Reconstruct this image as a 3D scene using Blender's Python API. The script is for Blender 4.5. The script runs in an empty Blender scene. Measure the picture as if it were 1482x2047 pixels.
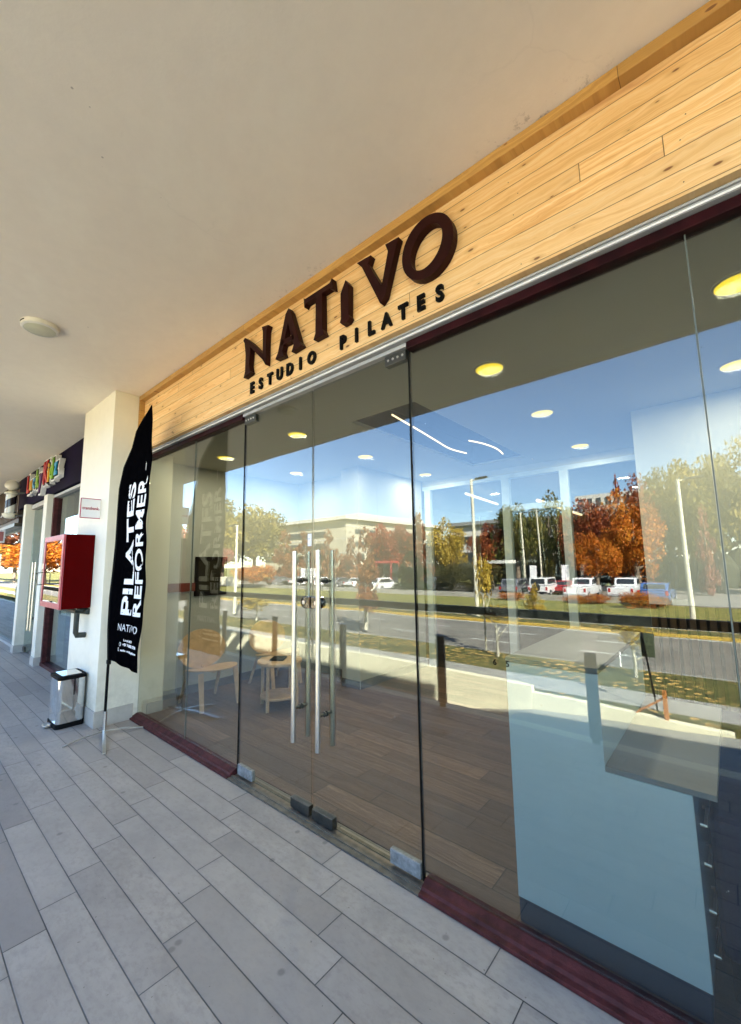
import bpy, bmesh, math, random
from math import radians as R, sin, cos, pi
from mathutils import Vector, Matrix
import numpy as np
random.seed(7); rng = np.random.default_rng(11)
SC = bpy.context.scene
COL = SC.collection

# ---------------------------------------------------------------- camera
cd = bpy.data.cameras.new('camera'); cam = bpy.data.objects.new('camera', cd); COL.objects.link(cam); SC.camera = cam
yaw, pit, rol = R(40.667), R(7.183), R(-0.886)
f = Vector((-sin(yaw)*cos(pit), cos(yaw)*cos(pit), sin(pit)))
r0 = Vector((cos(yaw), sin(yaw), 0)); u0 = r0.cross(f)
r = r0*cos(rol) + u0*sin(rol); u = -r0*sin(rol) + u0*cos(rol)
cam.matrix_world = Matrix(((r.x, u.x, -f.x, 0), (r.y, u.y, -f.y, -1.77), (r.z, u.z, -f.z, 1.5), (0, 0, 0, 1)))
cd.sensor_fit = 'VERTICAL'; cd.sensor_height = 24; cd.lens = 24*823.6/2047; cd.clip_start = 0.05; cd.clip_end = 1500
# ---------------------------------------------------------------- sky, sun, exposure
EL, AZ = R(38), R(56)
w = bpy.data.worlds.new('World'); SC.world = w; w.use_nodes = True
nt = w.node_tree; sky = nt.nodes.new('ShaderNodeTexSky'); sky.sky_type = 'NISHITA'; sky.sun_disc = False
sky.sun_elevation = EL; sky.sun_rotation = AZ; sky.altitude = 600; sky.air_density = 1.0; sky.dust_density = 0.1; sky.ozone_density = 3.0
nt.links.new(sky.outputs[0], nt.nodes['Background'].inputs[0]); nt.nodes['Background'].inputs[1].default_value = 0.08
ld = bpy.data.lights.new('sun', 'SUN'); ld.energy = 5.0; ld.angle = R(0.5); ld.color = (1, .93, .82)
sun = bpy.data.objects.new('sun', ld); COL.objects.link(sun)
sd = Vector((sin(AZ)*cos(EL), cos(AZ)*cos(EL), sin(EL))); sun.rotation_euler = sd.to_track_quat('Z', 'Y').to_euler(); sun.location = (20, 10, 30)
SC.view_settings.view_transform = 'Standard'; SC.view_settings.look = 'None'; SC.view_settings.gamma = 1
SC.view_settings.exposure = 3.5
SC.cycles.max_bounces = 10; SC.cycles.diffuse_bounces = 5; SC.cycles.glossy_bounces = 5; SC.cycles.transparent_max_bounces = 24
SC.cycles.transmission_bounces = 6; SC.cycles.caustics_reflective = False; SC.cycles.caustics_refractive = False
SC.cycles.use_denoising = True; SC.cycles.sample_clamp_indirect = 6

# ---------------------------------------------------------------- materials
MATS = {}
class NT:
    def __init__(s, name):
        s.m = bpy.data.materials.new(name); s.m.use_nodes = True; s.t = s.m.node_tree; s.n = s.t.nodes; s.l = s.t.links
        s.b = s.n['Principled BSDF']; s.out = s.n['Material Output']
    def lk(s, a, b): s.l.new(a, b)
    def put(s, sock, v):
        if isinstance(v, bpy.types.NodeSocket): s.l.new(v, sock)
        else: sock.default_value = v
    def math(s, op, a, b=0.0, c=0.0):
        n = s.n.new('ShaderNodeMath'); n.operation = op
        for i, v in enumerate((a, b, c)): s.put(n.inputs[i], v)
        return n.outputs[0]
    def pos(s):
        g = s.n.new('ShaderNodeNewGeometry'); x = s.n.new('ShaderNodeSeparateXYZ'); s.lk(g.outputs['Position'], x.inputs[0]); return g.outputs['Position'], x.outputs
    def objc(s): return s.n.new('ShaderNodeTexCoord').outputs['Object']
    def comb(s, x, y, z):
        n = s.n.new('ShaderNodeCombineXYZ')
        for i, v in enumerate((x, y, z)): s.put(n.inputs[i], v)
        return n.outputs[0]
    def noise(s, vec, scale, detail=4, rough=.55, dist=0.0):
        n = s.n.new('ShaderNodeTexNoise'); n.inputs['Scale'].default_value = scale; n.inputs['Detail'].default_value = detail
        n.inputs['Roughness'].default_value = rough; n.inputs['Distortion'].default_value = dist; s.lk(vec, n.inputs['Vector']); return n.outputs['Fac']
    def white(s, vec):
        n = s.n.new('ShaderNodeTexWhiteNoise'); n.noise_dimensions = '3D'; s.lk(vec, n.inputs['Vector']); return n.outputs['Value']
    def ramp(s, fac, stops):
        n = s.n.new('ShaderNodeValToRGB'); e = n.color_ramp.elements
        while len(e) < len(stops): e.new(.5)
        for k, (p, c) in enumerate(stops): e[k].position = p; e[k].color = (*c, 1)
        s.lk(fac, n.inputs[0]); return n.outputs[0]
    def mix(s, fac, a, b, mode='MIX'):
        n = s.n.new('ShaderNodeMix'); n.data_type = 'RGBA'; n.blend_type = mode; s.put(n.inputs[0], fac)
        s.put(n.inputs[6], (*a, 1) if isinstance(a, tuple) and len(a) == 3 else a); s.put(n.inputs[7], (*b, 1) if isinstance(b, tuple) and len(b) == 3 else b); return n.outputs[2]
    def bump(s, h, strength=.2, dist=.01):
        n = s.n.new('ShaderNodeBump'); n.inputs['Strength'].default_value = strength; n.inputs['Distance'].default_value = dist; s.lk(h, n.inputs['Height']); s.lk(n.outputs[0], s.b.inputs['Normal'])
    def mapr(s, v, a, b, c, d):
        n = s.n.new('ShaderNodeMapRange'); s.put(n.inputs[0], v)
        for i, x in enumerate((a, b, c, d)): n.inputs[i+1].default_value = x
        return n.outputs[0]

def simple(name, col, rough=.6, metal=0.0, var=.12, vs=6.0, bump=0.0, bs=60.0, spec=.5, coat=0.0):
    if name in MATS: return MATS[name]
    t = NT(name); p = t.objc()
    n = t.noise(p, vs, 5)
    a = tuple(c*(1-var) for c in col); b = tuple(min(1, c*(1+var)) for c in col)
    t.lk(t.ramp(n, [(.3, a), (.7, b)]), t.b.inputs['Base Color'])
    t.b.inputs['Roughness'].default_value = rough; t.b.inputs['Metallic'].default_value = metal; t.b.inputs['Specular IOR Level'].default_value = spec
    t.b.inputs['Coat Weight'].default_value = coat
    if bump: t.bump(t.noise(p, bs, 6), bump, .01)
    MATS[name] = t.m; return t.m

def emit(name, col, s):
    t = NT(name); t.b.inputs['Base Color'].default_value = (*col, 1); t.b.inputs['Emission Color'].default_value = (*col, 1); t.b.inputs['Emission Strength'].default_value = s
    MATS[name] = t.m; return t.m

FX = lambda a, b, d: (a, d, b)
def plaster(name, col, blotch=.1, dirt=0.0, grime=0.0, crack=0.0):
    t = NT(name); P, xyz = t.pos()
    big = t.noise(P, .55, 4, .6); sm = t.noise(P, 9, 8, .7)
    c = t.ramp(big, [(.3, tuple(c*(1-blotch) for c in col)), (.7, col)])
    c = t.mix(t.mapr(sm, .35, .75, 0, .12), c, tuple(c*.6 for c in col))
    v = t.n.new('ShaderNodeTexVoronoi'); v.inputs['Scale'].default_value = 7; t.lk(P, v.inputs['Vector'])
    sp = t.math('LESS_THAN', v.outputs['Distance'], .035); gate = t.math('GREATER_THAN', t.noise(P, 1.7, 3), .55)
    c = t.mix(t.math('MULTIPLY', t.math('MULTIPLY', sp, gate), .45), c, (.12, .08, .05))
    if dirt:   # cobweb dirt gathered along the joint with the timber
        d = t.mapr(xyz[1], -.27, -.14, 0, 1); dn = t.math('MULTIPLY', t.mapr(t.noise(P, 22, 7, .75), .55, .72, 0, 1), t.mapr(t.noise(P, 2.3, 3), .5, .62, 0, 1))
        c = t.mix(t.math('MULTIPLY', t.math('MULTIPLY', d, dn), dirt), c, (.08, .05, .03))
    st_ = t.noise(t.comb(t.math('ADD', t.math('MULTIPLY', xyz[0], .8), t.math('MULTIPLY', xyz[1], 1.4)), t.math('SUBTRACT', t.math('MULTIPLY', xyz[1], .5), t.math('MULTIPLY', xyz[0], .25)), xyz[2]), 2.3, 4, .6)
    c = t.mix(t.mapr(st_, .48, .7, 0, .12), c, tuple(min(1, k*1.25) for k in col))
    if crack:
        ve = t.n.new('ShaderNodeTexVoronoi'); ve.feature = 'DISTANCE_TO_EDGE'; ve.inputs['Scale'].default_value = .55
        wp = t.n.new('ShaderNodeVectorMath'); wp.operation = 'ADD'; t.lk(P, wp.inputs[0]); nn = t.n.new('ShaderNodeTexNoise'); nn.inputs['Scale'].default_value = 3; nn.inputs['Detail'].default_value = 6; t.lk(P, nn.inputs['Vector'])
        sc = t.n.new('ShaderNodeVectorMath'); sc.operation = 'SCALE'; sc.inputs['Scale'].default_value = .35; t.lk(nn.outputs['Color'], sc.inputs[0]); t.lk(sc.outputs[0], wp.inputs[1]); t.lk(wp.outputs[0], ve.inputs['Vector'])
        ln = t.mapr(ve.outputs['Distance'], .0008, .0035, 1, 0); gt = t.mapr(t.noise(P, .7, 3), .5, .6, 0, 1)
        c = t.mix(t.math('MULTIPLY', t.math('MULTIPLY', ln, gt), crack), c, tuple(k*.45 for k in col))
    if grime:
        gd = t.mapr(xyz[2], .0, .75, 1, 0); gn = t.mapr(t.noise(P, 6, 7, .7), .42, .72, .1, 1)
        c = t.mix(t.math('MULTIPLY', t.math('MULTIPLY', gd, gn), grime), c, (.30, .25, .19))
    t.lk(c, t.b.inputs['Base Color']); t.b.inputs['Roughness'].default_value = .85; t.b.inputs['Specular IOR Level'].default_value = .25
    t.bump(t.noise(P, 60, 6, .6), .16, .004); MATS[name] = t.m; return t.m

def m_tiles():
    t = NT('walkway_tile'); P, o = t.pos(); S = .1415; Lx = .877; G = .0026
    v = t.math('DIVIDE', t.math('SUBTRACT', -.217, o[1]), S); row = t.math('FLOOR', v); fv = t.math('FRACT', v)
    uu = t.math('DIVIDE', t.math('ADD', t.math('SUBTRACT', o[0], t.math('MULTIPLY', row, .142)), .675), Lx)
    ci = t.math('FLOOR', uu); fu = t.math('FRACT', uu)
    dv = t.math('MULTIPLY', t.math('MINIMUM', fv, t.math('SUBTRACT', 1, fv)), S); du = t.math('MULTIPLY', t.math('MINIMUM', fu, t.math('SUBTRACT', 1, fu)), Lx)
    d = t.math('MINIMUM', dv, du); wob = t.math('MULTIPLY', t.noise(P, 30, 3), .0012)
    joint = t.mapr(t.math('ADD', d, wob), .0018, .0036, 1, 0)
    rnd = t.white(t.comb(ci, row, 3.1)); rnd2 = t.white(t.comb(row, ci, 9.7))
    vec = t.comb(t.math('ADD', o[0], t.math('MULTIPLY', rnd, 37)), t.math('MULTIPLY', o[1], 1.6), t.math('MULTIPLY', rnd2, 11))
    a = t.noise(vec, 3.2, 8, .68, .5); b = t.noise(vec, 26, 7, .7)
    st = t.noise(t.comb(t.math('MULTIPLY', o[0], 2.2), t.math('MULTIPLY', o[1], 16), rnd), 2.2, 6, .65, .4)
    c = t.ramp(a, [(.28, (.285, .252, .222)), (.5, (.39, .345, .302)), (.74, (.49, .432, .376))])
    c = t.mix(t.mapr(b, .48, .72, 0, .55), c, (.21, .18, .165)); c = t.mix(t.mapr(st, .55, .75, 0, .45), c, (.27, .235, .22))
    c = t.mix(t.math('MULTIPLY', t.mapr(rnd, .0, 1, 0, 1), .5), c, (.39, .352, .318))
    c = t.mix(t.mapr(rnd2, .6, 1, 0, .55), c, (.2, .175, .165)); c = t.mix(t.mapr(t.noise(P, .9, 6, .7), .5, .7, 0, .3), c, (.19, .165, .15))
    sp = t.math('GREATER_THAN', t.noise(P, 48, 2), .74); c = t.mix(t.math('MULTIPLY', sp, .6), c, (.10, .08, .07))
    vt = t.n.new('ShaderNodeTexVoronoi'); vt.voronoi_dimensions = '2D'; vt.inputs['Scale'].default_value = 3.3; t.lk(P, vt.inputs['Vector'])
    gm = t.math('MULTIPLY', t.mapr(vt.outputs['Distance'], .03, .06, 1, 0), t.math('GREATER_THAN', t.white(vt.outputs['Position']), .6)); c = t.mix(t.math('MULTIPLY', gm, .55), c, (.13, .115, .105))
    halo = t.mapr(d, .002, .016, .3, 0); c = t.mix(t.math('MULTIPLY', halo, t.mapr(t.noise(P, 4, 5, .7), .4, .65, 0, 1)), c, (.16, .14, .13))
    gr = t.mapr(t.noise(P, 2.1, 5), .35, .7, .03, .12)
    c = t.mix(joint, c, t.comb(gr, gr, t.math('MULTIPLY', gr, 1.05)))
    t.lk(c, t.b.inputs['Base Color']); t.lk(t.mapr(a, .3, .7, .42, .62), t.b.inputs['Roughness'])
    h = t.math('ADD', t.math('MULTIPLY', joint, -1), t.math('MULTIPLY', b, .12)); t.bump(h, .5, .003); MATS['tiles'] = t.m; return t.m

def m_planks(name, W, Ln, c0, c1, c2, axis=1, rough=.5, gap=.0012, knots=False, off=0.0, glow=1.0):
    """planks running along x, stacked along y (floor) or z (fascia)"""
    t = NT(name); P, o = t.pos(); q = o[axis]
    v = t.math('DIVIDE', t.math('ADD', q, off), W); row = t.math('FLOOR', v); fv = t.math('FRACT', v)
    rr = t.white(t.comb(row, 4.2, 1.3)); uu = t.math('DIVIDE', t.math('ADD', o[0], t.math('MULTIPLY', rr, Ln*3.7)), Ln); ci = t.math('FLOOR', uu); fu = t.math('FRACT', uu)
    d = t.math('MINIMUM', t.math('MULTIPLY', t.math('MINIMUM', fv, t.math('SUBTRACT', 1, fv)), W), t.math('MULTIPLY', t.math('MINIMUM', fu, t.math('SUBTRACT', 1, fu)), Ln))
    rnd = t.white(t.comb(row, ci, 7.7)); sh = t.math('MULTIPLY', rnd, 23.0)
    X = t.math('ADD', o[0], sh)
    warp = t.math('MULTIPLY', t.math('SUBTRACT', t.noise(t.comb(t.math('MULTIPLY', X, 1.5), t.math('MULTIPLY', q, 5), sh), 1.6, 4), .5), .12)
    grain = t.noise(t.comb(t.math('MULTIPLY', X, .55), t.math('MULTIPLY', t.math('ADD', q, warp), 26), sh), 2.6, 7, .68, .3)
    fine = t.noise(t.comb(t.math('MULTIPLY', X, 1.6), t.math('MULTIPLY', t.math('ADD', q, warp), 170), sh), 2.0, 5, .7)
    c = t.ramp(grain, [(.33, c0), (.5, c1), (.66, c2)])
    c = t.mix(t.mapr(fine, .5, .8, 0, .4), c, tuple(k*.55 for k in c0))
    c = t.mix(t.math('MULTIPLY', rnd, .6 if knots else .8), c, tuple(k*(.72 if knots else .42) for k in c1))
    if knots:
        red = t.mapr(t.noise(t.comb(t.math('MULTIPLY', X, .5), t.math('MULTIPLY', t.math('ADD', q, warp), 11), sh), 2.2, 3), .62, .78, 0, .65)
        c = t.mix(red, c, (.50, .20, .07))
        vo = t.n.new('ShaderNodeTexVoronoi'); vo.voronoi_dimensions = '2D'; vo.inputs['Scale'].default_value = 1.0
        t.lk(t.comb(t.math('ADD', t.math('MULTIPLY', X, 5.2), t.math('MULTIPLY', warp, 2)), t.math('ADD', t.math('MULTIPLY', q, 13), sh), 0), vo.inputs['Vector'])
        sz = t.mapr(t.white(vo.outputs['Position']), .35, 1, -.09, .085)
        k = t.mapr(t.math('SUBTRACT', vo.outputs['Distance'], sz), -.012, .018, 1, 0); k2 = t.mapr(t.math('SUBTRACT', vo.outputs['Distance'], sz), 0, .16, .55, 0)
        c = t.mix(k2, c, (.55, .30, .10)); c = t.mix(t.math('MULTIPLY', k, .9), c, (.16, .06, .02))
    joint = t.mapr(d, gap*.5, gap*1.5, 1, 0); c = t.mix(joint, c, tuple(k*.22 for k in c0))
    t.lk(c, t.b.inputs['Base Color']); t.b.inputs['Roughness'].default_value = rough
    t.bump(t.math('ADD', t.math('MULTIPLY', joint, -1), t.math('MULTIPLY', fine, .15)), .5, .002); MATS[name] = t.m; return t.m

def m_glass(name, F0=.09, tint=(.86, .9, .88), k=1.0, smudge=True):
    t = NT(name); g = t.n.new('ShaderNodeNewGeometry'); d = t.n.new('ShaderNodeVectorMath'); d.operation = 'DOT_PRODUCT'
    t.lk(g.outputs['Incoming'], d.inputs[0]); t.lk(g.outputs['Normal'], d.inputs[1])
    om = t.math('SUBTRACT', 1, t.math('ABSOLUTE', d.outputs['Value'])); F = t.math('ADD', F0, t.math('MULTIPLY', t.math('POWER', om, 4.2), (1-F0)*k))
    tr = t.n.new('ShaderNodeBsdfTransparent'); tr.inputs[0].default_value = (*tint, 1); gl = t.n.new('ShaderNodeBsdfGlossy'); gl.inputs['Roughness'].default_value = 0.0
    gl.inputs['Color'].default_value = (.97, 1, 1, 1)
    mx = t.n.new('ShaderNodeMixShader'); t.lk(F, mx.inputs[0]); t.lk(tr.outputs[0], mx.inputs[1]); t.lk(gl.outputs[0], mx.inputs[2])
    bn = t.n.new('ShaderNodeBump'); bn.inputs['Strength'].default_value = 1; bn.inputs['Distance'].default_value = .0011; t.lk(t.noise(g.outputs['Position'], 1.4, 1, .4), bn.inputs['Height']); t.lk(bn.outputs[0], gl.inputs['Normal'])
    last = mx.outputs[0]
    if smudge:   # faint dust specks and wipe marks
        P = g.outputs['Position']; df = t.n.new('ShaderNodeBsdfDiffuse'); df.inputs[0].default_value = (.8, .8, .78, 1)
        s = t.mapr(t.noise(P, 2.5, 6, .7), .5, .8, .0, .008); sp = t.math('MULTIPLY', t.math('GREATER_THAN', t.noise(P, 55, 2), .79), .30)
        m2 = t.n.new('ShaderNodeMixShader'); t.lk(t.math('ADD', s, sp), m2.inputs[0]); t.lk(last, m2.inputs[1]); t.lk(df.outputs[0], m2.inputs[2]); last = m2.outputs[0]
    t.lk(last, t.out.inputs[0]); MATS[name] = t.m; return t.m

def m_leaf(name, cols):
    t = NT('leaf_'+name); a = t.n.new('ShaderNodeAttribute'); a.attribute_name = 'rnd'
    n = t.noise(t.objc(), 2.2, 3); fac = t.math('ADD', t.math('MULTIPLY', a.outputs['Fac'], .62), t.math('MULTIPLY', n, .38))
    c = t.ramp(fac, [(.12, cols[0]), (.45, cols[1]), (.8, cols[2])])
    t.lk(c, t.b.inputs['Base Color']); t.b.inputs['Roughness'].default_value = .6; t.b.inputs['Specular IOR Level'].default_value = .25
    tl = t.n.new('ShaderNodeBsdfTranslucent'); t.lk(c, tl.inputs[0]); mx = t.n.new('ShaderNodeMixShader'); mx.inputs[0].default_value = .28
    t.lk(t.b.outputs[0], mx.inputs[1]); t.lk(tl.outputs[0], mx.inputs[2]); t.lk(mx.outputs[0], t.out.inputs[0]); return t.m

def m_grass(name, a, b, leaf):
    t = NT(name); P, o = t.pos(); n = t.noise(P, 1.3, 8, .7); n2 = t.noise(P, 16, 6, .7); v = t.n.new('ShaderNodeTexVoronoi'); v.voronoi_dimensions = '2D'; v.inputs['Scale'].default_value = 4; t.lk(P, v.inputs['Vector'])
    c = t.ramp(n, [(.35, a), (.65, b)]); c = t.mix(t.mapr(n2, .4, .7, 0, .5), c, tuple(k*.45 for k in a))
    lf = t.math('MULTIPLY', t.math('LESS_THAN', v.outputs['Distance'], .28), t.mapr(t.noise(P, .8, 3), .42, .6, 0, 1)); c = t.mix(lf, c, leaf)
    t.lk(c, t.b.inputs['Base Color']); t.b.inputs['Roughness'].default_value = .9; t.bump(n2, .8, .03); return t.m

def m_asphalt():
    t = NT('asphalt'); P, o = t.pos(); n = t.noise(P, .5, 6, .65); n2 = t.noise(P, 50, 4, .7)
    c = t.ramp(n, [(.3, (.17, .15, .125)), (.7, (.26, .235, .20))]); c = t.mix(t.mapr(n2, .4, .7, 0, .4), c, (.08, .075, .07))
    tr = t.noise(t.comb(t.math('MULTIPLY', o[0], .05), t.math('MULTIPLY', o[1], 1.1), 0), 2, 3); c = t.mix(t.mapr(tr, .5, .65, 0, .35), c, (.10, .095, .09))
    t.lk(c, t.b.inputs['Base Color']); t.b.inputs['Roughness'].default_value = .85; return t.m

M_SOFFIT = plaster('soffit_paint', (.88, .80, .68), .07, .8, 0, .06)
M_COLUMN = plaster('column_paint', (.82, .78, .66), .05, 0, .55)
M_TILE = m_tiles()
M_PINE = m_planks('pine_boards', .083, 2.6, (.72, .38, .13), (.89, .57, .25), (.95, .70, .38), 2, .6, .0014, True, off=-.01)
M_PINET = m_planks('pine_trim', .4, 2.5, (.42, .22, .055), (.56, .31, .085), (.66, .40, .12), 2, .5, .001, True, off=.02)
M_FLOOR = m_planks('interior_wood', .17, 1.25, (.075, .038, .022), (.16, .092, .058), (.28, .175, .115), 1, .6, .003)
M_GLASS = m_glass('shop_glass', .08, (.78, .81, .78), .75)
M_GLASS2 = m_glass('neighbour_glass', .14, (.6, .7, .7), .75)
M_RGLASS = m_glass('railing_glass', .03, (.95, .97, .96), .3, False)
M_SILVER = simple('anodised_aluminium', (.42, .42, .42), .55, .3, .08, 20)
M_BRUSH = simple('brushed_steel', (.62, .60, .57), .28, 1.0, .06, 30)
M_DSTEEL = simple('dark_steel', (.10, .10, .09), .3, .9, .2, 20)
M_CHROME = simple('mirror_chrome', (.7, .69, .66), .08, 1.0, .05, 30)
M_PLATE = simple('galvanised_plate', (.26, .27, .27), .5, .4, .35, 40, .3, 90)
M_MAROON = simple('maroon_paint', (.070, .017, .017), .55, 0, .5, 18, .35, 120, .2)
M_SIGN = simple('sign_maroon', (.020, .0025, .002), .5, 0, .25, 9, 0, 60, .15)
M_BLACK = simple('black_acrylic', (.002, .002, .002), .5, 0, .1, 6, 0, 60, .1)
M_RUBBER = simple('black_rubber', (.003, .003, .003), .7, 0, .1, 6, 0, 60, .12)
M_STONE = simple('stone_skirting', (.44, .41, .37), .6, 0, .15, 8, .1)
M_WHITE = simple('white_wall', (.46, .46, .43), .8, 0, .03, 2)
M_ICEIL = simple('interior_ceiling', (.46, .45, .38), .85, 0, .03, 2)
M_DESK = simple('sky_tinted_laminate', (.49, .60, .67), .35, 0, .04, 3)  # white laminate; the bluish cast of sky light is put into this colour
M_DESKTOP = simple('desk_top', (.17, .18, .19), .35, 0, .04, 3)
M_NAVY = simple('navy_kick', (.012, .022, .05), .4)
M_PLY = simple('light_plywood', (.62, .42, .25), .5, 0, .18, 14)
M_DKWOOD = simple('dark_box', (.008, .005, .004), .7, 0, .1, 6, 0, 60, .1)
M_SLAT = simple('slat_wood', (.06, .032, .014), .6, 0, .3, 12, 0, 60, .2)
M_RED = simple('red_enamel', (.075, .0006, .0008), .5, 0, .12, 4, .05, 8, .03, .0)
M_REDF = simple('glare_red_frame', (.42, .06, .08), .4, 0, .2, 9)  # lighter red: reflection glare on the cabinet's front frame painted into the colour
M_PIPE = simple('dark_pipe', (.035, .04, .035), .5, .3, .3, 20, .3)
M_PAPER = simple('white_print', (.80, .79, .80), .6, 0, .02)
M_CLOTH = simple('black_cloth', (.0016, .0016, .0022), .6, 0, .3, 20, 0, 60, .0)
M_LAMPW = simple('lamp_housing', (.78, .75, .66), .5)
M_DIFF = simple('lamp_diffuser', (.62, .60, .42), .4)
M_PURPLE = simple('purple_panel', (.0045, .002, .018), .6, 0, .5, 1.5, 0, 60, .03)
M_CONC = plaster('concrete', (.34, .325, .29), .2)
M_CREAM = plaster('cream_render', (.84, .78, .58), .08)
M_SIDE = simple('pavement', (.34, .32, .29), .85, 0, .15, 3, .2)
M_YEL = simple('yellow_kerb', (.55, .36, .06), .7, 0, .3, 4)
M_LINE = simple('road_paint', (.62, .61, .58), .7, 0, .2, 12)
M_GRASS = m_grass('grass', (.05, .06, .008), (.15, .13, .025), (.60, .36, .10))
M_LAWN = m_grass('lawn', (.10, .12, .015), (.27, .24, .05), (.34, .26, .07))
M_ASPH = m_asphalt()
M_BARK = simple('bark', (.16, .12, .085), .9, 0, .35, 18, .5, 30)
M_BIRCH = simple('pale_bark', (.45, .42, .34), .9, 0, .35, 30, .3, 30)
M_BLD = simple('building_cream', (.40, .36, .27), .8, 0, .06, .2)
M_BLDW = simple('building_white', (.50, .48, .44), .8, 0, .05, .2)
M_WIN = simple('window_dark', (.03, .035, .04), .15)
M_CARW = simple('white_car_paint', (.72, .72, .72), .2, 0, .02, 1, 0, 60, .5, .6)
M_CARG = simple('grey_car_paint', (.22, .22, .24), .25, .4, .05, 1, 0, 60, .5, .6)
M_CARR = simple('red_car_paint', (.35, .03, .03), .25, 0, .05, 1, 0, 60, .5, .6)
M_CARB = simple('blue_car_paint', (.06, .14, .36), .25, .2, .05, 1, 0, 60, .5, .6)
M_TYRE = simple('tyre', (.02, .02, .02), .8)
M_TAIL = simple('tail_lamp', (.4, .01, .01), .25)
M_ORNG = simple('orange_timber', (.50, .19, .05), .7, 0, .25, 18)
M_POLE = simple('lamp_post_paint', (.55, .52, .40), .5, 0, .08, 4)
M_SCREEN = simple('dark_screen', (.03, .025, .015), .2)
M_LED = emit('downlight_glow', (1.0, .72, .02), .145)
M_STRIP = emit('strip_light_glow', (1.0, .72, .42), .30)

# ---------------------------------------------------------------- geometry helpers
class MB:
    def __init__(s): s.v = []; s.f = []
    def add(s, vs, fs):
        o = len(s.v); s.v += [tuple(x) for x in vs]; s.f += [tuple(i+o for i in q) for q in fs]; return s
    def box(s, x0, x1, y0, y1, z0, z1):
        if x0 > x1: x0, x1 = x1, x0
        if y0 > y1: y0, y1 = y1, y0
        if z0 > z1: z0, z1 = z1, z0
        return s.add([(x0,y0,z0),(x1,y0,z0),(x1,y1,z0),(x0,y1,z0),(x0,y0,z1),(x1,y0,z1),(x1,y1,z1),(x0,y1,z1)], [(0,3,2,1),(4,5,6,7),(0,1,5,4),(1,2,6,5),(2,3,7,6),(3,0,4,7)])
    def obox(s, c, ax, ay, az):   # oriented box from centre and half axes
        c, ax, ay, az = map(Vector, (c, ax, ay, az)); vs = [c+i*ax+j*ay+k*az for k in (-1,1) for j in (-1,1) for i in (-1,1)]
        return s.add(vs, [(0,2,3,1),(4,5,7,6),(0,1,5,4),(1,3,7,5),(3,2,6,7),(2,0,4,6)])
    def tube(s, pts, rad, n=10, caps=True):
        pts = [Vector(p) for p in pts]; rad = rad if isinstance(rad, (list, tuple)) else [rad]*len(pts); rings = []; o = len(s.v)
        prev = None
        for i, p in enumerate(pts):
            d = (pts[min(i+1, len(pts)-1)] - pts[max(i-1, 0)]).normalized()
            a = prev - d*prev.dot(d) if prev is not None else d.orthogonal()
            if a.length < 1e-5: a = d.orthogonal()
            a.normalize(); b = d.cross(a); prev = a
            s.v += [tuple(p + rad[i]*(cos(2*pi*k/n)*a + sin(2*pi*k/n)*b)) for k in range(n)]
        for i in range(len(pts)-1):
            for k in range(n): s.f.append((o+i*n+k, o+i*n+(k+1)%n, o+(i+1)*n+(k+1)%n, o+(i+1)*n+k))
        if caps: s.f.append(tuple(o+k for k in range(n))[::-1]); s.f.append(tuple(o+(len(pts)-1)*n+k for k in range(n)))
        return s
    def lathe(s, prof, c=(0,0,0), n=24, caps=True):   # prof: (radius, z)
        o = len(s.v)
        for (rr, z) in prof: s.v += [(c[0]+rr*cos(2*pi*k/n), c[1]+rr*sin(2*pi*k/n), c[2]+z) for k in range(n)]
        for i in range(len(prof)-1):
            for k in range(n): s.f.append((o+i*n+k, o+i*n+(k+1)%n, o+(i+1)*n+(k+1)%n, o+(i+1)*n+k))
        if caps: s.f.append(tuple(o+k for k in range(n))[::-1]); s.f.append(tuple(o+(len(prof)-1)*n+k for k in range(n)))
        return s
    def prism(s, poly, fn, d0, d1):   # poly list of 2d, fn(a,b,d)->3d
        n = len(poly); vs = [fn(a, b, d0) for a, b in poly] + [fn(a, b, d1) for a, b in poly]
        return s.add(vs, [tuple(range(n)), tuple(range(2*n-1, n-1, -1))] + [(i, i+n, (i+1)%n+n, (i+1)%n) for i in range(n)])
    def sphere(s, c, r3, n=14, m=9):
        prof = [(max(1e-4, sin(pi*i/m)), -cos(pi*i/m)) for i in range(m+1)]; o = len(s.v); s.lathe(prof, (0,0,0), n)
        for i in range(o, len(s.v)): x = s.v[i]; s.v[i] = (c[0]+x[0]*r3[0], c[1]+x[1]*r3[1], c[2]+x[2]*r3[2])
        return s
    def build(s, name, mat, parent=None, bevel=0.0, smooth=False, seg=2):
        me = bpy.data.meshes.new(name); me.from_pydata(s.v, [], s.f); me.update()
        bm = bmesh.new(); bm.from_mesh(me); bmesh.ops.recalc_face_normals(bm, faces=bm.faces); bm.to_mesh(me); bm.free()
        o = bpy.data.objects.new(name, me); COL.objects.link(o); me.materials.append(mat)
        if smooth:
            for p in me.polygons: p.use_smooth = True
            me.set_sharp_from_angle(angle=R(38))
        if bevel:
            b = o.modifiers.new('bevel', 'BEVEL'); b.width = bevel; b.segments = seg; b.limit_method = 'ANGLE'; b.angle_limit = R(40)
        if parent: put(o, parent)
        return o
def put(o, parent):
    o.parent = parent; o.matrix_parent_inverse = Matrix.Translation(parent.location).inverted() if parent.rotation_euler.z == 0 else parent.matrix_world.inverted(); return o
def thing(name, label, cat, loc=(0,0,0), group=None):
    o = bpy.data.objects.new(name, None); COL.objects.link(o); o.location = loc; o.empty_display_size = .2
    o['label'] = label; o['category'] = cat
    if group: o['group'] = group
    return o
def tag(o, label, cat, group=None):
    o['label'] = label; o['category'] = cat
    if group: o['group'] = group
    return o
def struct(o, label=None): o['kind'] = 'structure'; return o
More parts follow.
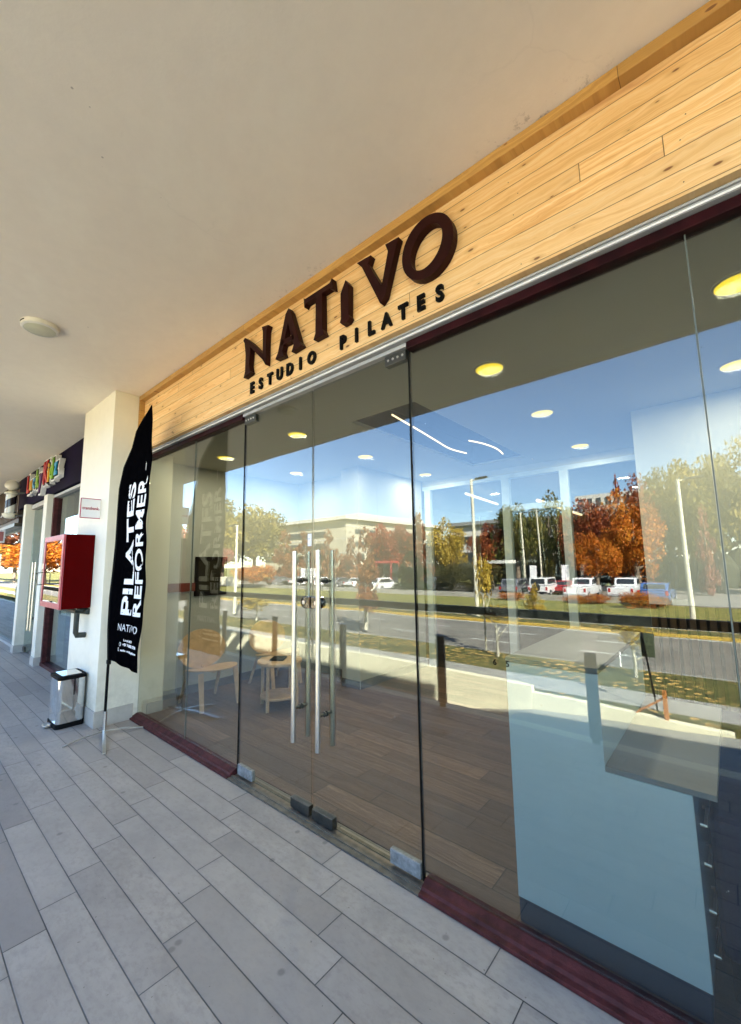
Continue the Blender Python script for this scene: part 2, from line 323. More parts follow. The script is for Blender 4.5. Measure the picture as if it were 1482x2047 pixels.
def dup(root, loc, label, group=None):
    rr = root.copy(); COL.objects.link(rr); rr.location = loc; rr['label'] = label
    if group: rr['group'] = group
    def rec(src, dst):
        for ch in src.children:
            c = ch.copy(); COL.objects.link(c); c.parent = dst; rec(ch, c)
    rec(root, rr); return rr
FX = lambda a, b, d: (a, d, b)     # facade plane (x, z) at depth y
def text(name, body, size, mat, parent, origin, X=(1,0,0), Y=(0,0,1), depth=.004, bold=0.0, sx=1.0, shear=0.0, spacing=1.0, align='LEFT'):
    c = bpy.data.curves.new(name, 'FONT'); c.body = body; c.size = size; c.extrude = depth; c.offset = bold; c.shear = shear; c.space_character = spacing; c.align_x = align; c.resolution_u = 3
    o = bpy.data.objects.new(name, c); COL.objects.link(o); bpy.context.view_layer.update()
    me = bpy.data.meshes.new_from_object(o.evaluated_get(bpy.context.evaluated_depsgraph_get())); bpy.data.objects.remove(o)
    X = Vector(X).normalized(); Y = Vector(Y).normalized(); Z = X.cross(Y)
    M = Matrix(((X.x*sx, Y.x, Z.x, origin[0]), (X.y*sx, Y.y, Z.y, origin[1]), (X.z*sx, Y.z, Z.z, origin[2]), (0,0,0,1)))
    me.transform(M); me.materials.clear(); me.materials.append(mat); n = bpy.data.objects.new(name, me); COL.objects.link(n); me.name = name
    if parent: put(n, parent)
    return n
def textwidth(o): xs = [v.co.x for v in o.data.vertices]; return min(xs), max(xs)

# ================================================================ ARCADE BUILDING
struct(MB().box(-60, 16, -2.16, .075, -.3, 0).build('walkway_floor', M_TILE))
struct(MB().box(-60, 16, -2.32, -2.163, -.34, -.012).build('walkway_kerb', M_CREAM))
struct(MB().box(-40, 12, .078, 9, -.25, .006).build('interior_floor', M_FLOOR))
bld = thing('arcade_building', 'long cream arcade building whose deep soffit shades the tiled walkway', 'building', (-4, 4, 0))
MB().box(-60, 16, -2.42, -.0, 3.34, 3.6).build('soffit', M_SOFFIT, bld)
MB().box(-60, 16, -2.40, 9.2, 3.603, 5.75).build('upper_wall', M_CREAM, bld)
m = MB(); m.box(-6.33, 2.2, -2.40, -2.30, 5.753, 6.25)  # unseen parapet, heights and slots added to shape shade on the retaining wall
m.box(-40, -6.331, -2.40, -2.30, 5.753, 6.05); m.box(-40, -6.331, -2.40, -2.30, 6.801, 7.0)
for a0, a1, c0_, c1_ in ((-40, -40, -9.4, -8.72), (-8.9, -8.25, -8.56, -7.76), (-8.29, -7.37, -7.62, -6.84), (-7.26, -6.4, -6.331, -6.331)): m.prism([(a0, 6.0505), (c0_, 6.0505), (c1_, 6.8005), (a1, 6.8005)], FX, -2.40, -2.30)
m.build('shade_parapet', M_CREAM, bld)
MB().box(-60, 16, .0, 9.2, 3.2, 3.6).build('floor_slab', M_WHITE, bld)
MB().box(-5.68, -4.67, -.38, .24, .0, 3.34).build('column', M_COLUMN, bld, .004)
m = MB(); m.box(-5.69, -4.658, -.392, -.05, .0, .15); m.build('skirting', M_STONE, bld, .003)
MB().box(-4.76, -4.668, .0, .24, .006, 2.749).build('column_return', M_COLUMN, bld)
# interior shell
MB().box(-5.1, -5.0, .24, 2.33, .006, 2.78).build('side_wall', M_WHITE, bld)
MB().box(-5.1, -3.79, 2.33, 2.43, .006, 2.78).build('rear_wall', M_WHITE, bld)
MB().box(-3.79, -3.49, 2.05, 2.43, .006, 2.78).build('interior_column', M_WHITE, bld)
MB().box(-3.60, -3.49, 2.432, 3.5, .006, 2.78).build('passage_wall', M_WHITE, bld)
MB().box(3.4, 3.5, .08, 9, .006, 2.78).build('end_wall', M_WHITE, bld)
MB().box(-12, 12, 8.9, 9.0, .006, 3.2).build('back_wall', M_WHITE, bld)
m = MB()   # dark skirtings
m.box(-4.998, -4.985, .26, 2.32, .006, .10); m.box(-4.985, -3.80, 2.315, 2.329, .006, .10); m.box(-3.79, -3.49, 2.035, 2.049, .006, .10); m.box(-3.489, -3.475, 2.06, 3.5, .006, .10)
m.build('interior_skirting', simple('grey_skirting', (.12, .11, .11), .6), bld)
MB().box(-4.668, -4.655, .085, .24, .006, .11).build('return_skirting', M_STONE, bld)
# interior ceiling with rectangular recess
rx0, rx1, ry0, ry1 = -2.42, -1.74, .80, 3.13
m = MB(); zc = 2.75
m.box(-5.1, rx0, .02, 9, zc, zc+.03); m.box(rx1, 3.4, .02, 9, zc, zc+.03); m.box(rx0, rx1, .02, ry0, zc, zc+.03); m.box(rx0, rx1, ry1, 9, zc, zc+.03); m.build('interior_ceiling', M_ICEIL, bld)
m = MB(); m.box(rx0-.02, rx0, ry0-.02, ry1+.02, zc+.031, 3.05); m.box(rx1, rx1+.02, ry0-.02, ry1+.02, zc+.031, 3.05); m.box(rx0, rx1, ry0-.02, ry0, zc+.031, 3.05); m.box(rx0, rx1, ry1, ry1+.02, zc+.031, 3.05); m.box(rx0, rx1, ry0, ry1, 3.03, 3.05)
m.build('ceiling_recess', M_DKWOOD, bld)

# ================================================================ STOREFRONT
sf = thing('storefront', 'wide shopfront of frameless glass under a pine board fascia', 'storefront', (-2, 0, 0))
XL, XR = -4.67, 3.4
MB().box(XL+.03, XR, -.10, -.0, 2.735, 3.285).build('wood_fascia', M_PINE, sf)
m = MB()
for k in range(15):
    for j in range(6):
        if random.random() < .6: qx, qz = -4.4+k*.55+random.uniform(-.04,.04), 2.775+j*.083+random.uniform(-.01,.01); m.tube([(qx, -.1008, qz), (qx, -.0995, qz)], .0022, 6)
nh = m.build('nail_heads', simple('nail_dark', (.05, .03, .02), .5), sf); nh['kind'] = 'stuff'
m = MB(); m.box(XL, XR, -.15, -.0, 3.287, 3.338); m.box(XL, XL+.028, -.15, -.0, 2.74, 3.286); m.build('wood_trim', M_PINET, sf, .003)
m = MB(); m.box(XL+.002, XR, -.055, .03, 2.70, 2.733); m.box(XL+.002, XR, -.066, -.05, 2.722, 2.733); m.build('header_rail', M_SILVER, sf, .003)
MB().box(XL+.002, XR, -.064, -.0555, 2.7005, 2.709).build('header_bead', simple('bright_bead', (.88, .88, .86), .4, .1), sf)
m = MB(); m.box(XL+.002, -2.82, -.035, .035, 2.655, 2.698); m.box(-1.22, XR, -.035, .035, 2.655, 2.698); m.build('top_frame', simple('dark_maroon', (.022, .003, .004), .5, 0, .5, 12, 0, 60, .1), sf, .004)
MB().box(-2.82, -1.22, -.03, .03, 2.675, 2.698).build('door_header', M_SILVER, sf, .003)
prof = [(-.078, .0), (.035, .0), (.035, .042), (.012, .047), (-.012, .047), (-.034, .034), (-.05, .030), (-.056, .018), (-.078, .015)]
m = MB()
for a, b in ((XL+.002, -2.835), (-1.205, XR)): m.prism(prof, lambda p, q, d: (d, p, q+.001), a, b)
m.build('sill', M_MAROON, sf, .002)
m = MB(); m.box(-2.833, -1.207, -.075, .035, .001, .009); m.box(-2.833, -1.207, -.045, -.028, .009, .015); m.box(-2.833, -1.207, .012, .03, .009, .015); m.build('threshold', simple('worn_bronze', (.17, .15, .12), .5, .5, .3, 20), sf)
def pane(x0, x1, z0=.05, z1=2.66): return MB().box(x0+.003, x1-.003, -.005, .005, z0, z1).build('glass_pane', M_GLASS, sf)
pane(XL, -3.64); pane(-3.64, -2.82); pane(-1.22, -.01); pane(-.01, 1.2); pane(1.2, 3.4)
for x in (-3.64, -.01, 1.2): MB().box(x-.0022, x+.0022, -.006, .006, .05, 2.66).build('silicone_joint', simple('silicone', (.10, .12, .10), .4), sf)
for x in (-2.818, -1.222): MB().box(x-.004, x+.004, -.008, .008, .02, 2.672).build('edge_seal', M_RUBBER, sf)
# ---- doors
def door(x0, x1, hinge, label):
    t = thing('glass_door', label, 'door', ((x0+x1)/2, 0, 0), 'frameless double door leaves')
    MB().box(x0+.006, x1-.006, -.005, .005, .022, 2.668).build('glass_pane', M_GLASS, t)
    s = 1 if hinge == 'L' else -1; hx = x0 if hinge == 'L' else x1
    mt = x1 if hinge == 'L' else x0
    m = MB(); m.box(hx+s*.01, hx+s*.19, -.014, .014, .022, .09); m.build('bottom_hinge', M_PLATE, t, .003)
    m = MB(); m.box(hx+s*.008, hx+s*.155, -.02, .02, 2.61, 2.668); b = m.build('top_hinge', M_DSTEEL, t, .003)
    m = MB()
    for k in range(4): m.lathe([(.008, 0), (.006, .004)], (0,0,0), 10)
    o = len(m.v)//4
    for i in range(len(m.v)): k = i//o; x, y, z = m.v[i]; m.v[i] = (hx+s*(.03+.033*k)+x, -.0205-z, 2.64+y)
    m.build('screw', M_BRUSH, b)
    m = MB(); m.box(mt-s*.012, mt-s*.185, -.02, .02, .018, .075); m.build('bottom_lock', M_DSTEEL, t, .003)
    px = mt - s*.11
    hd = MB().tube([(px, -.06, .425), (px, -.06, 1.59)], .0155, 16).build('handle', M_BRUSH, t, smooth=True)
    MB().tube([(px, .06, .425), (px, .06, 1.59)], .0155, 16).build('inner_handle', M_BRUSH, t, smooth=True)
    m = MB()
    for z in (.62, 1.40): m.tube([(px, -.06, z), (px, .06, z)], .009, 12); m.tube([(px, -.013, z), (px, -.006, z)], .017, 14); m.tube([(px, .006, z), (px, .013, z)], .017, 14)
    m.build('standoff', M_DSTEEL, hd, smooth=True)
    # lock case half
    m = MB(); lx0, lx1 = (mt-.09, mt-.004) if s > 0 else (mt+.004, mt+.09)
    pts = []
    for k in range(13):
        a = pi/2 + pi*k/12 if s > 0 else -pi/2 + pi*k/12
        cx = lx0+.037 if s > 0 else lx1-.037; pts.append((cx+.037*cos(a), 1.265+.037*sin(a)))
    pts += [(lx1 if s > 0 else lx0, 1.265-.037), (lx1 if s > 0 else lx0, 1.265+.037)] if s > 0 else [(lx0, 1.302), (lx0, 1.228)]
    m.prism(pts, FX, -.026, .026); lk = m.build('lock', simple('black_chrome', (.16, .155, .15), .12, 1.0, .1, 30), t, .004)
    cx = lx0+.035 if s > 0 else lx1-.035
    MB().tube([(cx, -.033, 1.265), (cx, -.0265, 1.265)], .013, 16).build('key_cylinder', M_BRUSH, lk, smooth=True)
    return t
door(-2.815, -2.012, 'L', 'left glass door leaf, nearer the feather flag, with long steel bar handle')
door(-2.008, -1.225, 'R', 'right glass door leaf, beside the large fixed window, with long steel bar handle')
st = MB().box(-2.055, -2.02, -.0075, -.0055, 1.62, 1.70).build('door_sticker', M_PAPER); tag(st, 'small white sticker with dark print on the left door edge above the handles', 'sticker')
text('print', 'EMPUJE', .006, M_BLACK, st, (-2.052, -.0082, 1.665), depth=.0003)

# ---- fascia lettering
sg = thing('shop_sign', 'dark maroon raised NATIVO letters with small black ESTUDIO PILATES below on pine boards', 'sign', (-1.7, -.1, 2.9))
def letter(polys, hole=None):
    m = MB()
    mx = sum(x for p in polys for x, z in p)/sum(len(p) for p in polys)
    for p in polys: m.prism([(mx+(x-mx)*.90, z) for x, z in p], FX, -.144, -.102)
    return m.build('letter', M_SIGN, sg, .0015)
letter([[(-2.672,3.212),(-2.648,3.226),(-2.56,3.12),(-2.575,2.985),(-2.562,2.935),(-2.545,2.92),(-2.655,2.905),(-2.635,2.95),(-2.632,3.08),(-2.650,3.18)],
        [(-2.648,3.226),(-2.562,3.120),(-2.385,2.965),(-2.345,2.915),(-2.345,2.93),(-2.352,3.0),(-2.56,3.20)][:5]+[(-2.38,3.01),(-2.55,3.155)],
        [(-2.405,3.225),(-2.318,3.21),(-2.34,3.17),(-2.343,2.925),(-2.385,2.965),(-2.388,3.18)]])
letter([[(-2.105,3.235),(-2.140,3.205),(-2.228,2.955),(-2.262,2.915),(-2.155,2.907),(-2.175,2.950),(-2.105,3.14)],
        [(-2.105,3.235),(-2.078,3.20),(-1.975,2.95),(-1.945,2.912),(-2.065,2.905),(-2.04,2.945),(-2.11,3.13)],
        [(-2.185,3.025),(-2.03,3.020),(-2.04,2.985),(-2.195,2.99)]])
letter([[(-1.962,3.235),(-1.95,3.222),(-1.69,3.222),(-1.668,3.245),(-1.655,3.165),(-1.690,3.185),(-1.935,3.185),(-1.955,3.165)],
        [(-1.832,3.186),(-1.765,3.186),(-1.762,2.945),(-1.742,2.905),(-1.855,2.905),(-1.835,2.945)]])
letter([[(-1.612,3.105),(-1.565,3.175),(-1.536,3.135),(-1.540,2.945),(-1.530,2.925),(-1.555,2.905),(-1.60,2.905),(-1.620,2.925),(-1.610,2.945)]])
letter([[(-1.492,3.235),(-1.372,3.228),(-1.396,3.185),(-1.295,3.01),(-1.268,3.06),(-1.306,2.908),(-1.325,2.945),(-1.45,3.19)],
        [(-1.258,3.235),(-1.155,3.228),(-1.175,3.185),(-1.268,2.935),(-1.306,2.908),(-1.305,2.96),(-1.238,3.185)]])
m = MB(); n = 40; oc = (-1.0, 3.075)
out = [(oc[0]+.152*cos(2*pi*k/n), oc[1]+.166*sin(2*pi*k/n)) for k in range(n)]; inn = [(oc[0]+.095*cos(2*pi*k/n)-.003, oc[1]+.110*sin(2*pi*k/n+.2)) for k in range(n)]
for k in range(n): m.prism([out[k], out[(k+1)%n], inn[(k+1)%n], inn[k]], FX, -.144, -.102)
bm_o = m.build('letter', M_SIGN, sg)
def small(word, x0, x1, z, h):
    n = len(word); st_ = (x1-x0)/(n-1)
    for k, ch in enumerate(word): text('small_letter', ch, h/.70, M_BLACK, sg, (x0+st_*k, -.102, z), depth=.013, bold=.0052*h/.09, sx=.86, align='CENTER')
small('ESTUDIO', -2.575, -1.905, 2.782, .078); small('PILATES', -1.625, -.955, 2.782, .078)

# ================================================================ FEATHER FLAG
fl = thing('feather_flag', 'tall black feather flag reading PILATES REFORMER on a cross base beside the column', 'flag', (-4.43, -.37, 0))
FY = -.36
outl = [(-4.444,.655),(-4.455,.93),(-4.47,1.224),(-4.475,1.43),(-4.472,1.73),(-4.44,2.05),(-4.385,2.256),(-4.312,2.458),(-4.205,2.633),(-4.09,2.766),(-3.95,2.856),(-3.715,2.925)]
right = [(-3.743,.648),(-3.75,.80),(-3.742,1.07),(-3.735,1.43),(-3.722,1.73),(-3.72,1.99),(-3.719,2.19),(-3.714,2.41),(-3.71,2.62),(-3.712,2.80),(-3.715,2.925)]
def interp(c, z):
    for (x0, z0), (x1, z1) in zip(c, c[1:]):
        if z0 <= z <= z1: return x0 + (x1-x0)*(z-z0)/(z1-z0+1e-9)
    return c[-1][0]
def fwave(x, z): return .010*sin(z*5.2+x*3) + .007*sin(x*19+z*2.3) + .006*sin(z*17 + x*31)*max(0, (x+4.4))
m = MB(); NZ, NX = 70, 14; vs = []
for s in (-1, 1):
    for i in range(NZ+1):
        z = .655 + (2.92-.655)*i/NZ; a = interp(outl, z); b = max(interp(right, z), a+.004)
        for j in range(NX+1):
            q = j/NX; x = a+(b-a)*q; zz = z - .012*q*(1-i/NZ); vs.append((x, FY + fwave(x, zz) + s*.0012, zz))
K = (NZ+1)*(NX+1); fs = []
for s in (0, 1):
    for i in range(NZ):
        for j in range(NX):
            a = s*K + i*(NX+1)+j; fs.append((a, a+1, a+NX+2, a+NX+1) if s == 0 else (a, a+NX+1, a+NX+2, a+1))
for i in range(NZ):
    for j in (0, NX): a = i*(NX+1)+j; fs.append((a, a+NX+1, a+NX+1+K, a+K))
m.add(vs, fs); cloth = m.build('banner_cloth', M_CLOTH, fl, smooth=True)
MB().tube([(x-.004, FY+fwave(x, z), z) for x, z in [(-4.442,.18)]+outl[:-1]]+[(-3.80, FY, 2.905)], [.012]*6+[.010]*3+[.007]*3+[.005], 10).build('pole', M_RUBBER, fl, smooth=True)
MB().box(-4.475, -4.415, FY-.012, FY+.012, .615, .65).build('pole_clip', M_RUBBER, fl, .003)
MB().tube([(-4.437, -.365, .02), (-4.44, -.362, .2)], .014, 14).build('spigot', M_BRUSH, fl, smooth=True)
for e in ((-4.40, -.685, .004), (-4.315, -.062, .004), (-3.975, -.502, .004), (-4.90, -.225, .004)):
    c0 = Vector((-4.437, -.365, .034)); e = Vector(e); md = c0.lerp(e, .5)+Vector((0, 0, .012)); wd = .026 if e.x > -4.1 else .018
    d = (e-c0).normalized(); sdv = Vector((-d.y, d.x, 0)).normalized()*wd*.5; up = Vector((0, 0, .0035)); m = MB(); P_ = [c0, md, e+Vector((0,0,.004))]
    vs = []
    for p in P_: vs += [p-sdv-up, p+sdv-up, p+sdv+up, p-sdv+up]
    fs = [(0,1,2,3), (8,11,10,9)]
    for i in (0, 4): fs += [(i+k, i+(k+1)%4, i+4+(k+1)%4, i+4+k) for k in range(4)]
    m.add(vs, fs); m.build('base_leg', M_BRUSH, fl)
def ftext(body, x, z0, z1, cap, bold, name='lettering'):
    o = text(name, body, cap/.70, M_PAPER, None, (0, 0, 0), X=(0,0,1), Y=(-1,0,0), depth=.0022, bold=bold)
    zs = [v.co.z for v in o.data.vertices]; a, b = min(zs), max(zs)
    bm = bmesh.new(); bm.from_mesh(o.data); bmesh.ops.subdivide_edges(bm, edges=[e for e in bm.edges if e.calc_length() > .06], cuts=3); bm.to_mesh(o.data); bm.free()
    for v in o.data.vertices: v.co.z = z0+(v.co.z-a)/(b-a)*(z1-z0); v.co.x += x; v.co.y = FY+v.co.y+fwave(v.co.x, v.co.z)
    put(o, cloth)
def htext(body, x0, x1, z, h, bold=0.0, name='lettering'):
    o = text(name, body, h/.70, M_PAPER, None, (0, 0, 0), depth=.0022, bold=bold)
    xs = [v.co.x for v in o.data.vertices]; a, b = min(xs), max(xs)
    for v in o.data.vertices: v.co.x = x0+(v.co.x-a)/(b-a)*(x1-x0); v.co.z += z; v.co.y = FY+v.co.y+fwave(v.co.x, v.co.z)
    put(o, cloth)
ftext('PILATES', -3.995, 1.085, 2.275, .185, .0055); ftext('REFORMER', -3.790, 1.085, 2.30, .145, .004)
htext('NATIVO', -4.21, -3.80, .945, .062, -.0008)
htext('Local #25', -4.08, -3.90, .862, .018, .0006); htext('+56 9 6303 0758', -4.09, -3.80, .822, .022, .0012); htext('nativoestudiopilates', -4.12, -3.795, .775, .018, .0006)
m = MB(); k = 16
for cx, cz, rr in ((-4.135, .832, .017), (-4.165, .784, .017)):
    for q in range(k):
        a0, a1 = 2*pi*q/k, 2*pi*(q+1)/k; yy = FY+fwave(cx, cz)
        pw = (lambda a: (cx+rr*cos(a), cz+rr*sin(a))) if cz > .8 else (lambda a: (cx+rr*max(-.85, min(.85, 1.3*cos(a))), cz+rr*max(-.85, min(.85, 1.3*sin(a)))))
        p0, p1 = pw(a0), pw(a1); i0 = (cx+(p0[0]-cx)*.8, cz+(p0[1]-cz)*.8); i1 = (cx+(p1[0]-cx)*.8, cz+(p1[1]-cz)*.8)
        m.prism([p0, p1, i1, i0], FX, yy-.0022, yy+.0022)
m.build('contact_icons', M_PAPER, cloth)
# thin white rule near the tip
m = MB(); yy = FY+fwave(-3.86, 2.43); m.prism([(-3.85,2.47),(-3.838,2.47),(-3.852,2.36),(-3.858,2.36)], FX, yy-.0022, yy+.0022); m.build('rule_mark', M_PAPER, cloth)

# ================================================================ BIN, HOSE CABINET, CARD SIGN, SOFFIT LIGHT
bn = thing('pedal_bin', 'polished steel pedal bin with black lid standing against the column', 'bin', (-5.03, -.52, 0))
def rrect(x0, x1, y0, y1, rr, n=6):
    P = []
    for cx, cy, a in ((x1-rr, y1-rr, 0), (x0+rr, y1-rr, pi/2), (x0+rr, y0+rr, pi), (x1-rr, y0+rr, 1.5*pi)): P += [(cx+rr*cos(a+pi/2*k/n), cy+rr*sin(a+pi/2*k/n)) for k in range(n+1)]
    return P
ZF = lambda a, b, d: (a, b, d)
bx = (-5.22, -4.905, -.625, -.40)
MB().prism(rrect(*bx, .035), ZF, .045, .44).build('body', M_CHROME, bn, smooth=True)
MB().prism(rrect(bx[0]-.004, bx[1]+.004, bx[2]-.004, bx[3]+.004, .037), ZF, .001, .045).build('base', M_RUBBER, bn, smooth=True)
lid = MB().prism(rrect(bx[0]-.006, bx[1]+.006, bx[2]-.006, bx[3]+.006, .038), ZF, .442, .475).build('lid', M_RUBBER, bn, .006)
MB().prism(rrect(bx[0]+.03, bx[1]-.03, bx[2]+.03, bx[3]-.03, .02), ZF, .4755, .479).build('lid_insert', M_CHROME, lid)
MB().prism(rrect(-5.12, -5.02, -.69, -.62, .02), ZF, .012, .032).build('pedal', M_BRUSH, bn, .004)

cb = thing('hose_cabinet', 'red fire hose cabinet with glazed door fixed high on the column', 'cabinet', (-5.4, -.5, 1.1))
cx0, cx1, cy0, cy1, cz0, cz1 = -5.78, -5.0, -.65, -.382, 1.10, 1.845
m = MB(); m.box(cx0, cx0+.012, cy0+.02, cy1, cz0, cz1); m.box(cx1-.012, cx1, cy0+.02, cy1, cz0, cz1); m.box(cx0+.012, cx1-.012, cy0+.02, cy1, cz0, cz0+.012); m.box(cx0+.012, cx1-.012, cy0+.02, cy1, cz1-.012, cz1); m.box(cx0+.012, cx1-.012, cy1-.01, cy1, cz0+.012, cz1-.012)
m.build('case', M_RED, cb, .002)
m = MB(); e = .055; m.box(cx0, cx1, cy0, cy0+.018, cz1-e, cz1); m.box(cx0, cx1, cy0, cy0+.018, cz0, cz0+e); m.box(cx0, cx0+e, cy0, cy0+.018, cz0+e, cz1-e); m.box(cx1-e, cx1, cy0, cy0+.018, cz0+e, cz1-e)
dr = m.build('door_frame', M_REDF, cb, .002)
MB().box(cx0+e, cx1-e, cy0+.006, cy0+.010, cz0+e, cz1-e).build('door_glass', m_glass('cabinet_glass', .16, (.5, .4, .4), .65, False), dr)
MB().tube([(cx0+.05, cy0, 1.46), (cx0+.05, cy0-.045, 1.46), (cx0+.05, cy0-.05, 1.43), (cx0+.05, cy0-.05, 1.36), (cx0+.05, cy0-.045, 1.33), (cx0+.05, cy0, 1.33)], .005, 8).build('handle', M_DSTEEL, dr, smooth=True)
for z in (1.70, 1.18): MB().tube([(cx1+.003, cy0+.03, z), (cx1+.003, cy0+.03, z+.06)], .006, 8).build('hinge', M_RED, cb)
MB().box(cx0+.012, cx0+.045, cy0-.006, cy0-.001, 1.50, 1.56).build('latch', M_BRUSH, dr, .002)
m = MB().lathe([(.18, -.03), (.2, -.03), (.2, .03), (.18, .03)], (0,0,0), 24)
for i, (x, y, z) in enumerate(m.v): m.v[i] = (x-5.39, z-.50, y+1.46)
m.build('hose_reel', M_RED, cb)
pp = thing('water_pipe', 'dark elbowed water pipe below the red cabinet entering the column', 'pipe', (-5.15, -.42, .9))
MB().tube([(-5.62, -.47, 1.06), (-5.10, -.47, 1.06)], .022, 14).build('feed_pipe', M_PIPE, pp, smooth=True)
MB().tube([(-5.12, -.47, 1.08), (-5.10, -.40, 1.065), (-5.02, -.392, 1.06)], [.034, .034, .03], 14).build('valve', M_PIPE, pp, smooth=True)
MB().tube([(-5.10, -.47, 1.05), (-5.10, -.47, .85), (-5.10, -.46, .825), (-5.10, -.385, .82)], [.024, .024, .028, .028], 14).build('elbow_pipe', M_PIPE, pp, smooth=True)

ts = thing('card_sign', 'white transbank. sign with a red edge sticking out from the column above the cabinet', 'sign', (-4.9, -.46, 2.1))
MB().box(-4.902, -4.894, -.553, -.383, 2.01, 2.205).build('panel', M_PAPER, ts)
m = MB(); ms = simple('red_border', (.38, .02, .07), .5)
for a in ((-.556, -.383, 2.203, 2.210), (-.556, -.383, 2.006, 2.013), (-.559, -.553, 2.010, 2.206)): m.box(-4.905, -4.8915, *a)
m.build('border', ms, ts)
o = text('lettering', 'transbank.', .044, ms, None, (0, 0, 0), X=(0,1,0), Y=(0,0,1), depth=.0008, bold=.0006)
ys = [v.co.y for v in o.data.vertices]
for v in o.data.vertices: v.co.y = -.542+(v.co.y-min(ys))/(max(ys)-min(ys))*.15; v.co.x += -4.8925; v.co.z += 2.095
put(o, ts)

cl = thing('soffit_light', 'round cream surface light on the soffit near the left edge', 'lamp', (-3.80, -1.17, 3.34))
MB().lathe([(.118, 0), (.118, -.030), (.106, -.038), (.098, -.038)], (-3.80, -1.17, 3.339), 48, False).build('housing', M_LAMPW, cl, smooth=True)
MB().lathe([(.098, -.036), (.09, -.040), (.001, -.040)], (-3.80, -1.17, 3.339), 48, False).build('diffuser', M_DIFF, cl, smooth=True)
m = MB()
for a in (-.95, -.80, -.65): m.obox((-3.80+.1185*cos(a-0.55), -1.17+.1185*sin(a-0.55), 3.326), (-.012*sin(a-.55), .012*cos(a-.55), 0), (.001*cos(a-.55), .001*sin(a-.55), 0), (0,0,.004))
m.build('vent_slot', M_RUBBER, cl)

# ================================================================ NEIGHBOURING SHOPS
nb = thing('neighbour_storefront', 'next shopfront with deep purple fascia, cream posts and glass beyond the column', 'storefront', (-8.5, 0, 0))
MB().box(-11.0, -5.68, -.12, .05, 2.72, 3.339).build('purple_fascia', M_PURPLE, nb)
MB().box(-8.3, -5.68, -.09, .02, 2.66, 2.70).build('head_rail', M_SILVER, nb)
MB().box(-9.93, -8.57, -.09, .02, 2.62, 2.70).build('door_head', M_STONE, nb)
for a, b in ((-8.56, -8.33), (-10.14, -9.94)):
    MB().box(a, b, -.17, .2, .0, 2.719).build('post', M_COLUMN, nb, .004); MB().box(a-.012, b+.012, -.182, .2, .0, .13).build('post_base', M_STONE, nb, .003)
m = MB(); m.box(-8.325, -8.25, -.09, .02, .05, 2.655); m.box(-8.325, -5.68, -.10, .03, .001, .05); m.build('window_frame', M_MAROON, nb)
MB().box(-8.25, -5.7, -.035, -.025, .05, 2.655).build('glass_pane', M_GLASS2, nb)
MB().box(-5.7+.0, -5.682, -.1, .0, .051, 2.655).build('edge_trim', M_MAROON, nb)
ndr = thing('glass_door', 'distant glass door with twin bar handles between the cream posts', 'door', (-9.25, 0, 0))
for a, b in ((-9.93, -9.26), (-9.25, -8.57)): MB().box(a, b, -.035, -.025, .02, 2.61).build('glass_pane', M_GLASS2, ndr)
m = MB()
for x in (-9.255,): m.box(x-.008, x+.008, -.042, -.02, .02, 2.61)
m.build('edge_seal', M_RUBBER, ndr)
for x in (-9.36, -9.14):
    h = MB().tube([(x, -.10, .45), (x, -.10, 1.62)], .015, 10).build('handle', M_BRUSH, ndr, smooth=True)
    m = MB(); m.tube([(x, -.10, .65), (x, .0, .65)], .01, 8); m.tube([(x, -.10, 1.42), (x, .0, 1.42)], .01, 8); m.build('standoff', M_DSTEEL, h)
m = MB(); m.box(-9.93, -9.78, -.05, -.01, .02, .1); m.box(-8.72, -8.57, -.05, -.01, .02, .1); m.box(-9.38, -9.12, -.05, -.01, .02, .09); m.build('hinge', M_DSTEEL, ndr)
bs = thing('barber_storefront', 'darkest shopfront at the far left edge with brown slatted fascia', 'storefront', (-14, 0, 0))
m = MB(); m.box(-30, -11.02, -.10, .05, 2.45, 3.339)
m.build('dark_fascia', simple('dark_brown_boards', (.035, .022, .016), .5, 0, .4, 3), bs)
m = MB()
for k in range(60): m.box(-11.1-k*.16, -11.04-k*.16, -.125, -.102, 2.55, 3.33)
m.build('fascia_slats', simple('slat_brown', (.07, .04, .025), .5), bs)
MB().box(-30, -11.02, -.16, .02, 2.38, 2.447).build('awning_rail', M_DSTEEL, bs)
MB().box(-30, -10.15, -.035, -.025, .05, 2.38).build('glass_pane', M_GLASS2, bs)
MB().box(-30, -10.15, -.09, .03, .001, .05).build('sill', M_SILVER, bs)
MB().box(-30, -5.7, 2.2, 2.3, .006, 3.2).build('inner_wall', simple('dim_wall', (.25, .25, .24), .8), bs)
for z, x in ((3.05, -12.1), (2.82, -12.35), (2.72, -12.9)): MB().tube([(x, -.135, z), (x+.07, -.135, z+.03), (x+.16, -.135, z+.02)], .012, 6).build('script_stroke', M_PAPER, bs)
sb = thing('light_box_sign', 'small white boxed sign hanging at the far left edge below the barber pole', 'sign', (-12.7, -.5, 2.2))
MB().box(-12.0, -11.94, -.55, -.16, 2.08, 2.36).build('box', M_PAPER, sb, .004); MB().box(-11.938, -11.934, -.52, -.19, 2.12, 2.32).build('face', simple('pink_face', (.35, .12, .12), .4), sb)
bp = thing('barber_pole', 'black and white striped barber pole with white globe hanging under the soffit', 'barber pole', (-10.5, -.3, 2.5))
BX, BY = -10.62, -.30
t = NT('barber_stripes'); P, o = t.pos()
ang = t.math('ARCTAN2', t.math('SUBTRACT', o[1], BY), t.math('SUBTRACT', o[0], BX))
fr = t.math('FRACT', t.math('ADD', t.math('DIVIDE', ang, 2*pi), t.math('MULTIPLY', o[2], -3.1)))
t.lk(t.mix(t.math('GREATER_THAN', fr, .5), (.02, .015, .02), (.66, .64, .58)), t.b.inputs['Base Color']); t.b.inputs['Roughness'].default_value = .15
